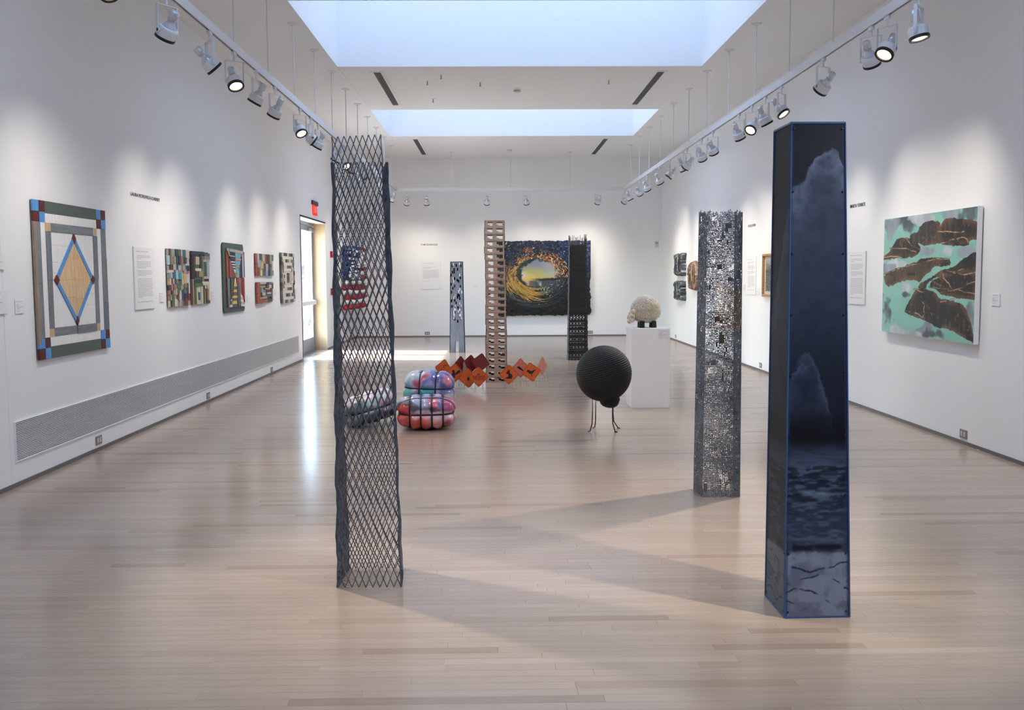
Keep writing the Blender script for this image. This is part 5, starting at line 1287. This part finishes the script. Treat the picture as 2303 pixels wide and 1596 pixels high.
def woven_tower():
    o = thing('woven_tower', 'black woven square tower with upright sticks at top, before the wave collage', 'sculpture', (1.462, 17.12, 0))
    H = 2.03; wb, wt = .345, .29; r = random.Random(12)
    km = colmat('black_woven_strip', .5, .2, 30, (1, 1, 3))
    N = 58; n = 24
    for k in range(N):
        t0, t1 = k / N, (k + 1) / N; v = 1 - t0
        m = [[True] * n for _ in range(4)]
        if v > .43:
            for q in range(6):
                i = 2 + q * 4 + (1 if (k % 2 and v > .8) else 0)
                if r.random() < (.8 if v < .72 else .95) and i + 1 < n:
                    wd = 2 if (.5 < v < .66 and k % 3 == 0) else 1
                    if wd == 2 or k % 2 == 0:
                        for a in range(wd): m[2][i + a] = m[1][i + a] = False
        elif r.random() < .18: m[2][r.randint(3, n - 3)] = False
        b = MB(); jx = r.uniform(-.004, .004); bulge = r.uniform(0, .008)
        w0 = wb + (wt - wb) * t0 + bulge; w1 = wb + (wt - wb) * t1 + bulge
        z0, z1 = H * t0 + (.002 if k else 0), H * t1
        B = [Vector((jx + x * w0 / 2, y * w0 / 2, z0)) for x, y in ((-1, -1), (1, -1), (1, 1), (-1, 1))]
        T = [Vector((jx + x * w1 / 2, y * w1 / 2, z1)) for x, y in ((-1, -1), (1, -1), (1, 1), (-1, 1))]
        c = lin([(12, 14, 19), (17, 19, 25), (9, 10, 14)][k % 3]) 
        for f in range(4):
            back = [[not (2 <= i < 22) for i in range(n)]] * 4 if (v > .43 and k % 4 != 3) else [[True] * n] * 4
            perforated(b, back if f == 2 else m if f == 0 else [[True] * n] * 4, [B[f], B[(f + 1) % 4], T[(f + 1) % 4], T[f]], .008, c, lin((12, 13, 16)))
        b.build('woven_band', km, o)
    for f in range(4):
        for k in range(6):
            a = -1 + 2 * (k + .3 + r.uniform(-.2, .2)) / 5.6; x, y = ((a, -1), (1, a), (-a, 1), (-1, -a))[f]
            b = MB(); h = r.uniform(.10, .2); lean = r.uniform(-.1, .14)
            p = Vector((x * wt / 2 * .95, y * wt / 2 * .95, H - .05)); b.tube([p, p + Vector((x * .01, y * .01, .06)), p + Vector((x * (.01 + lean * .1), y * .02, .05 + h))], [.006, .006, .004], 6, lin((34, 34, 40) if k % 3 else (74, 68, 68))); b.build('stick', km, o)
woven_tower()

def pedestal():
    o = thing('pedestal', 'white box pedestal carrying the woolly sheep', 'pedestal', (1.745, 10.985, 0))
    b = MB(); b.bevbox(-.215, .215, -.235, .235, 0, .9, .002); b.build('box', M['white_pedestal'], o)
    text_panel((1.745 + .143, 10.75, .832), 0, .126, .1, 'small white label card stuck on the pedestal front', 'label card', 77, CARD, .003, 'label_card')
pedestal()

def sheep():
    o = thing('sheep_sculpture', 'cream sheep sculpture of tight woolly nubs with black feet, on white pedestal', 'sculpture', (1.715, 10.96, .9))
    cream = colmat('cream_nubs', .7, .1, 60, (1, 1, 1)); r = random.Random(3)
    bm = bmesh.new(); bmesh.ops.create_uvsphere(bm, u_segments=40, v_segments=24, radius=1)
    for v in bm.verts:
        x, y, z = v.co; z2 = z if z > 0 else z * .62
        v.co = (x * .158, y * .135, .175 + z2 * .175)
    me = bpy.data.meshes.new('body'); bm.to_mesh(me); bm.free(); me.materials.append(mat('cream_body', (196, 184, 164), .8)); 
    b0 = bpy.data.objects.new('body', me); COL.objects.link(b0); b0.parent = o
    b = MB(); octa = [(1, 0, 0), (0, 1, 0), (-1, 0, 0), (0, -1, 0), (0, 0, 1.0), (0, 0, -1)]
    of = [(0, 1, 4), (1, 2, 4), (2, 3, 4), (3, 0, 4), (1, 0, 5), (2, 1, 5), (3, 2, 5), (0, 3, 5)]
    N = 2600
    for k in range(N):
        z = 1 - 2 * (k + .5) / N; a = k * 2.399963; rr = math.sqrt(1 - z * z)
        d = Vector((rr * math.cos(a), rr * math.sin(a), z)); z2 = z if z > 0 else z * .62
        p = Vector((d.x * .163, d.y * .14, .175 + z2 * .181)) + d * r.uniform(-.002, .01)
        q = d.to_track_quat('Z', 'Y').to_matrix(); s = r.uniform(.006, .0085)
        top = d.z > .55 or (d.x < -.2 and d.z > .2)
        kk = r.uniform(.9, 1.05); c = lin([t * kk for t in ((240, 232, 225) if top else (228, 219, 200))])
        b.raw([p + q @ Vector(t) * s for t in octa], of, c)
    stuff(b.build('wool_nubs', cream, o))
    hd = MB(); pale = lin((226, 210, 194))
    def ball(b, c, s, col, n=14):
        pr = [(math.sin(math.pi * i / 8), -math.cos(math.pi * i / 8)) for i in range(9)]
        b.lathe(pr, n, col, Matrix.Translation(c) @ Matrix.Diagonal((s[0], s[1], s[2], 1)))
    ball(hd, (-.162, -.03, .115), (.04, .055, .062), pale); ball(hd, (-.19, -.035, .075), (.026, .038, .03), pale); ball(hd, (-.14, -.06, .185), (.035, .04, .03), pale); ball(hd, (-.168, -.02, .165), (.026, .04, .022), pale)
    h = hd.build('face', cream, o, smooth=True)
    for s in (-1, 1):
        e = MB(); pts = [(-.172 + .028 * math.cos(t), -.04 + s * .06, .118 + .028 * math.sin(t)) for t in [2 * math.pi * i / 16 for i in range(16)]]
        e.tube(pts, .012, 8, pale, closed=True); e.build('curled_horn', cream, o, smooth=True)
    for x in (-.08, .055):
        for y in (-.06, .06):
            f = MB(); f.lathe([(0, 0), (.032, 0), (.034, .01), (.03, .075), (0, .08)], 14, lin((18, 18, 20)), Matrix.Translation((x + .03, y, 0))); f.build('foot', M['print'], o)
sheep()

def round_sculpture():
    o = thing('ball_creature', 'big black rope-wound ball on four thin wire legs beside the pedestal', 'sculpture', (1.043, 9.22, 0))
    R, C = .268, Vector((0, 0, .552)); n, m = 321, 420
    th, ph = np.meshgrid(np.linspace(0, math.pi, n), np.linspace(0, 2 * math.pi, m))
    row = th * 40 / math.pi
    k = np.floor(row); fr = row - k
    rid = np.sin(fr * math.pi) ** .6; plait = np.sin(ph * 84 + (k % 2) * math.pi + fr * 3.0)
    rad = R * (1 - .012 + .017 * rid + .0028 * plait * rid)
    rad *= 1 + .012 * np.sin(ph * 3 + 1) * np.sin(th * 2)
    X, Y, Z = rad * np.sin(th) * np.cos(ph), rad * np.sin(th) * np.sin(ph), rad * np.cos(th)
    tl = math.radians(-16); X, Z = X * math.cos(tl) + Z * math.sin(tl), -X * math.sin(tl) + Z * math.cos(tl)
    P = np.stack([X, Y, Z + C.z], -1); Cc = mixc(np.ones(P.shape) * npl((13, 15, 15)), npl((36, 41, 38)), sst(.55, 1.0, rid) * (.6 + .4 * plait)) 
    gm = colmat('black_rope', .7, .15, 80, (1, 1, 1)); grid_mesh('wound_body', gm, P, Cc, o)
    hd = MB(); hd.lathe([(.085, .14), (.10, .09), (.092, .05), (.082, .03), (.06, .012), (.03, .002), (0, 0)], 24, lin((16, 18, 17)), Matrix.Translation((.04, -.05, .226)) @ Matrix.Rotation(.12, 4, 'Y')); hd.build('hanging_head', gm, o, smooth=True)
    for (fx, fy), (tx, ty) in zip(((-.14, -.09), (-.075, .12), (.095, -.135), (.15, .10)), ((-.118, -.075), (-.068, .1), (.072, -.10), (.10, .08))):
        b = MB(); out = Vector((fx - tx, fy - ty, 0)); zt = .40
        b.tube([(tx, ty, zt), (tx, ty, .15), (tx + out.x * .15, ty + out.y * .15, .075), (fx, fy, .008)], .0052, 8, lin((20, 19, 20)))
        b.tube([(fx - .008, fy, .006), (fx + .02 * (1 if fx > 0 else -1), fy - .008, .005)], .005, 8, lin((20, 19, 20)))
        b.build('wire_leg', M['print'], o, smooth=True)
round_sculpture()

def pouf(label, loc, a, nseg, rz, tilt, pal, seed, rest=0.0):
    o = thing('tied_cushion', label, 'cushion', loc, rz, None)
    ax, ay, az = a; e = 3.2; K = 34
    Rt = Matrix.Rotation(tilt, 4, 'Y')
    def pillow(p):
        g = 1
        for i, (q, L, n) in enumerate(zip(p, a, nseg)):
            if n < 2: continue
            s = (q / L + 1) / 2 * n; kk = round(s)
            if 0 < kk < n:
                dd = abs(s - kk) / n * 2 * L
                g = min(g, 1 - math.exp(-(dd / .028) ** 2) * .95 - .05 * (1 - min(1, dd / .07)))
        return g
    def surf(d):
        s = (abs(d.x / ax) ** e + abs(d.y / ay) ** e + abs(d.z / az) ** e) ** (-1 / e)
        p = d * s; return p * (.90 + .10 * pillow(p))
    vs, fs, cs = [], [], []
    b = MB()
    def color(p):
        """marbled patches: each patch colour (centre in -1..1 of the cushion, radius, rgb) with wandering borders"""
        n = Vector((p.x / ax, p.y / ay, p.z / az))
        w = p * 7 + Vector((seed * 7.1, seed * 3.3, 0))
        n = n + Vector((noise.noise(w), noise.noise(w + Vector((9, 0, 0))), noise.noise(w + Vector((0, 9, 0))))) * .55
        best = None; bd = 9; sd_ = 9; sec = None
        for cx, cy_, cz, rr_, c in pal:
            d = (Vector((cx, cy_, cz)) - n).length / rr_
            if d < bd: sd_, sec = bd, best; bd, best = d, c
            elif d < sd_: sd_, sec = d, c
        t = max(0, min(.5, .5 - (sd_ - bd) * 3.0)); k = 1 + .14 * noise.noise(w * 2.6)
        return lin([min(255, (a_ * (1 - t) + b_2 * t) * k) for a_, b_2 in zip(best, sec)])
    for f in range(6):
        for i in range(K):
            for j in range(K):
                pts = []
                for di, dj in ((0, 0), (1, 0), (1, 1), (0, 1)):
                    s, t = math.tan((2 * (i + di) / K - 1) * math.pi / 4), math.tan((2 * (j + dj) / K - 1) * math.pi / 4)
                    d = [Vector((1, s, t)), Vector((-1, t, s)), Vector((t, 1, s)), Vector((s, -1, t)), Vector((s, t, 1)), Vector((t, s, -1))][f]
                    d = Vector((d.x * ax, d.y * ay, d.z * az)).normalized(); pts.append(Rt @ surf(d))
                b.face(pts)
    zmin = min(p[2] for p in b.v)
    b.v = [(x, y, z - zmin + rest) for x, y, z in b.v]
    # weld
    body = b.build('cushion_body', M['vinyl'], o, smooth=True)
    bm = bmesh.new(); bm.from_mesh(body.data); bmesh.ops.remove_doubles(bm, verts=bm.verts, dist=1e-5); bm.to_mesh(body.data); bm.free()
    me = body.data; inv = Rt.inverted(); vc = [color(inv @ (v.co + Vector((0, 0, zmin - rest)))) for v in me.vertices]
    li = np.zeros(len(me.loops), np.int32); me.loops.foreach_get('vertex_index', li)
    me.color_attributes['Col'].data.foreach_set('color', np.array(vc, np.float32)[li].ravel())
    for axis in range(3):
        n = nseg[axis]
        for k in range(1, n):
            pos = -a[axis] + 2 * a[axis] * k / n; o1, o2 = [i for i in range(3) if i != axis]
            rem = max(0, 1 - abs(pos / a[axis]) ** e) ** (1 / e); pts = []
            for i in range(64):
                t = 2 * math.pi * i / 64; c, s = math.cos(t), math.sin(t)
                q = (abs(c) ** e + abs(s) ** e) ** (-1 / e)
                p = [0, 0, 0]; p[axis] = pos; p[o1] = a[o1] * rem * q * c; p[o2] = a[o2] * rem * q * s
                p = Vector(p) * .912
                w = Rt @ p; pts.append((w.x, w.y, w.z - zmin + rest))
            sb = MB(); sb.tube(pts, .0075, 6, lin((20, 20, 24)), closed=True); sb.build('black_strap', M['print'], o, smooth=True)
    return o
M['vinyl'] = colmat('marbled_glossy_fabric', .28, .10, 25, (1, 1, 1), .12, coat=.35)
def poufs():
    pouf('red and white marbled cushion tied with black straps, lowest and frontmost of the three', (-.69, 9.47, 0), (.295, .30, .165), (5, 4, 2), .06, .0,
         [(-.8, -1, -.7, 1.1, (206, 84, 84)), (-.1, -1, -.8, 1.1, (214, 98, 90)), (.4, -1, -.4, 1.0, (226, 190, 200)), (-.25, -1, .1, .8, (224, 190, 200)), (-.55, -1, .5, .9, (70, 72, 84)), (.2, -1, .45, .7, (56, 58, 66)), (.25, -1, .8, .6, (214, 96, 124)), (.45, -1, .35, .5, (136, 56, 88)), (.75, -1, .6, .8, (110, 110, 168)), (.75, -1, -.2, .8, (206, 204, 216)), (.7, -1, -.8, .7, (182, 84, 96)),
          (1, -.4, .5, .9, (168, 76, 110)), (1, -.4, -.4, .9, (200, 160, 180)), (0, 0, 1, 1.2, (150, 156, 190)), (-.6, .0, 1, 1.0, (170, 164, 186)), (-.95, -.8, .2, .6, (190, 60, 66)), (.5, .3, 1, .9, (196, 150, 180))], 1)
    pouf('turquoise and violet marbled cushion tied with straps, standing behind the red one', (-.70, 10.05, 0), (.275, .24, .262), (3, 3, 3), -.05, .03,
         [(-.7, -1, -.1, 1.1, (104, 176, 176)), (-.45, -1, .1, .8, (44, 146, 152)), (-.9, -1, -.4, .9, (150, 186, 160)), (-.5, -.7, .9, .9, (190, 198, 210)), (-.45, -.8, .75, .55, (176, 60, 92)), (.1, -.8, .8, .9, (92, 98, 168)), (.2, -1, .3, .8, (150, 158, 196)), (.1, -1, -.35, .8, (192, 92, 124)), (-.05, -1, -.7, .7, (84, 84, 150)), (.75, -.8, .6, .8, (100, 92, 168)), (.6, -1, .0, .7, (90, 100, 146)), (.8, -1, -.4, .9, (184, 196, 190)), (.9, -.6, .8, .5, (206, 130, 150)), (.4, -1, -.8, .6, (196, 170, 186)), (-.5, -1, -.9, .8, (84, 140, 130)), (0, .4, 1, 1, (130, 136, 180))], 2)
    pouf('pale green and grey marbled tied cushion tilting behind the mesh column', (-1.28, 9.70, 0), (.285, .28, .15), (3, 3, 2), .15, -.26,
         [(.4, 0, 1, 1.2, (212, 214, 222)), (-.4, -.3, 1, 1.0, (220, 200, 196)), (-.6, -1, .4, .8, (96, 116, 112)), (-.2, -1, .3, .8, (136, 168, 172)), (.2, -1, .5, .7, (190, 206, 206)), (.6, -1, .4, .8, (196, 158, 180)), (-.7, -1, -.5, 1.0, (120, 136, 140)), (0, -1, -.6, 1.0, (70, 80, 92)), (.6, -1, -.5, 1.0, (58, 62, 78)), (-1, -.5, .0, .7, (202, 150, 150)), (1, -.5, .3, .9, (200, 204, 216)), (.9, -.6, -.6, .8, (64, 70, 90))], 3, .0)
poufs()

def road_signs():
    SQ = [(-.30, -.52), (.10, -.55), (.14, -.40), (.02, -.34), (.30, -.10), (.62, .06), (.72, .30), (.58, .42), (.40, .34), (.14, .02), (.02, -.10), (.08, .10), (-.04, .22), (-.02, .40), (-.12, .34), (-.24, .38), (-.34, .20), (-.22, .08), (-.30, -.10), (-.40, -.2), (-.28, -.26)]
    RB = [(-.52, -.46), (-.30, -.34), (-.16, -.48), (.30, -.50), (.42, -.30), (.36, -.02), (.14, .10), (.08, .22), (.12, .36), (.02, .70), (-.06, .40), (-.16, .66), (-.18, .36), (-.34, .22), (-.28, .08), (-.10, .04), (-.06, -.20), (-.16, -.30)]
    BD = [(-.62, .16), (-.50, .22), (-.40, .34), (-.24, .30), (.0, .10), (.30, .16), (.74, .22), (.36, .02), (.18, -.16), (.02, -.24), (.02, -.46), (.10, -.52), (-.10, -.52), (-.04, -.46), (-.06, -.22), (-.28, -.12), (-.38, .06), (-.48, .14)]
    BUG = [(-.06, -.34), (.12, -.30), (.16, .0), (.08, .12), (-.06, .10), (-.12, -.1)]
    FISH = [(-.5, .12), (-.2, .22), (.1, .0), (.34, -.26), (.44, -.14), (.36, -.4), (.2, -.34), (-.05, -.2), (-.36, -.02)]
    om = colmat('orange_sign_sheet', .5, .06, 20, (1, 1, 1)); sd = .192; D = sd / math.sqrt(2)
    OR, RED, SAL = (214, 92, 28), (118, 22, 22), (196, 104, 84)
    # x, depth, centre height, turn about z, roll in plane, face colour, motif, label
    spec = [(-.70, 13.02, .285, -.45, .12, OR, 'squiggle', 'orange diamond sign with black winding marks, outermost beside the cushions'),
            (-.545, 12.80, .248, .35, .12, OR, SQ, 'orange diamond sign with black squirrel silhouette'),
            (-.475, 13.2, .31, .75, .1, RED, None, 'dark red sign back peeking out behind the squirrel sign'),
            (-.41, 13.0, .25, 1.36, .05, (150, 130, 120), None, 'thin edge-on sign standing between squirrel and insect signs'),
            (-.345, 13.22, .325, .5, .14, RED, None, 'dark red sign back above the insect sign'),
            (-.365, 12.78, .185, .1, -.05, OR, BUG, 'orange diamond sign with small black insect'),
            (-.205, 13.18, .35, .35, .2, RED, None, 'dark red sign back against the cardboard tower, behind the lettered sign'),
            (-.225, 12.68, .21, .0, 0, OR, 'text', 'orange diamond sign lettered be prepared to stop'),
            (.172, 12.80, .225, -.02, 0, OR, RB, 'orange diamond sign with black sitting rabbit silhouette'),
            (.335, 13.16, .275, -.5, -.06, SAL, FISH, 'salmon-backed sign between the rabbit and bird signs'),
            (.475, 13.0, .235, -.18, -.2, OR, BD, 'orange tilted diamond sign with black bird silhouette'),
            (.635, 13.28, .29, -1.12, -.1, (202, 132, 118), None, 'pale salmon sign seen almost edge-on, outermost beside the rope ball')]
    for x, y, zc, rz, roll, col, motif, lab in spec:
        y -= .22; zc -= .022
        o = thing('road_sign', lab, 'sign', (x, y, 0), rz, 'small orange road signs')
        R2 = Matrix.Translation((0, 0, zc)) @ Matrix.Rotation(math.radians(-6), 4, 'X') @ Matrix.Rotation(roll, 4, 'Y')
        def prism(b, poly, y0, y1, c, cb=None):
            n0 = len(b.v); b.prism(poly, y0, y1, c, cb); b.v[n0:] = [tuple(R2 @ Vector(p)) for p in b.v[n0:]]
        b = MB(); dia = []
        for k in range(4):
            a0 = k * math.pi / 2
            for da in (-.09, .0, .09): dia.append(((D - .004 * (da == 0) * 2) * math.cos(a0 + da) * (1 if da == 0 else .93), (D - .004 * (da == 0) * 2) * math.sin(a0 + da) * (1 if da == 0 else .93)))
        prism(b, dia, -.0015, .0015, lin(col), lin((128, 30, 26))); p = b.build('panel', om, o)
        if motif is not None:
            # thin dark line round the face
            q = MB(); s0, s1 = .93, .90
            for k in range(4):
                a, c = k * math.pi / 2, (k + 1) * math.pi / 2
                f = [(D * s * math.cos(t), -.0019, D * s * math.sin(t)) for s, t in ((s0, a), (s0, c), (s1, c), (s1, a))]
                q.face([tuple(R2 @ Vector(v)) for v in f], lin((92, 34, 18)))
            q.build('printed_border', M['print'], p)
        if motif == 'text':
            c = bpy.data.curves.new('lettering', 'FONT'); c.body = 'BE\nPREPARED\nTO STOP'; c.size = .037; c.align_x = 'CENTER'; c.space_line = .82; c.extrude = .0004; c.offset = .0007
            t = font_mesh('lettering', c, mat('dark_red_print', (120, 34, 16), .7)); t.parent = p
            t.matrix_local = R2 @ Matrix.Translation((0, -.0022, .018)) @ Matrix.Rotation(math.pi / 2, 4, 'X')
        elif motif == 'squiggle':
            q = MB()
            for ox, oz, f in ((.02, .045, 1), (-.01, -.005, -1), (.03, -.05, 1)):
                pts = [R2 @ Vector((ox + .022 * math.cos(f * t) , -.003, oz + .018 * math.sin(f * t) - .004 * t)) for t in [k * .45 for k in range(10)]]
                q.tube(pts, .0035, 5, lin((40, 14, 8)))
            q.build('printed_mark', M['print'], p)
        elif motif is not None:
            q = MB(); k = D * .82; prism(q, [(u * k, v * k) for u, v in motif], -.0027, -.0016, lin((22, 14, 12))); q.build('printed_silhouette', M['print'], p)
        w = MB(); zt = zc - .02
        for s in (-1, 1):
            w.tube([(s * .045, .0, zt), (s * .062, -.03, .002)], .002, 5); w.tube([(s * .04, .006, zt + .02), (s * .05, .085, .002)], .002, 5)
        w.build('wire_stand', mat('pale_sign_wire', (172, 160, 150), .4, .4), o)
road_signs()

# distribute nothing else: the scene is complete
bpy.context.view_layer.update()
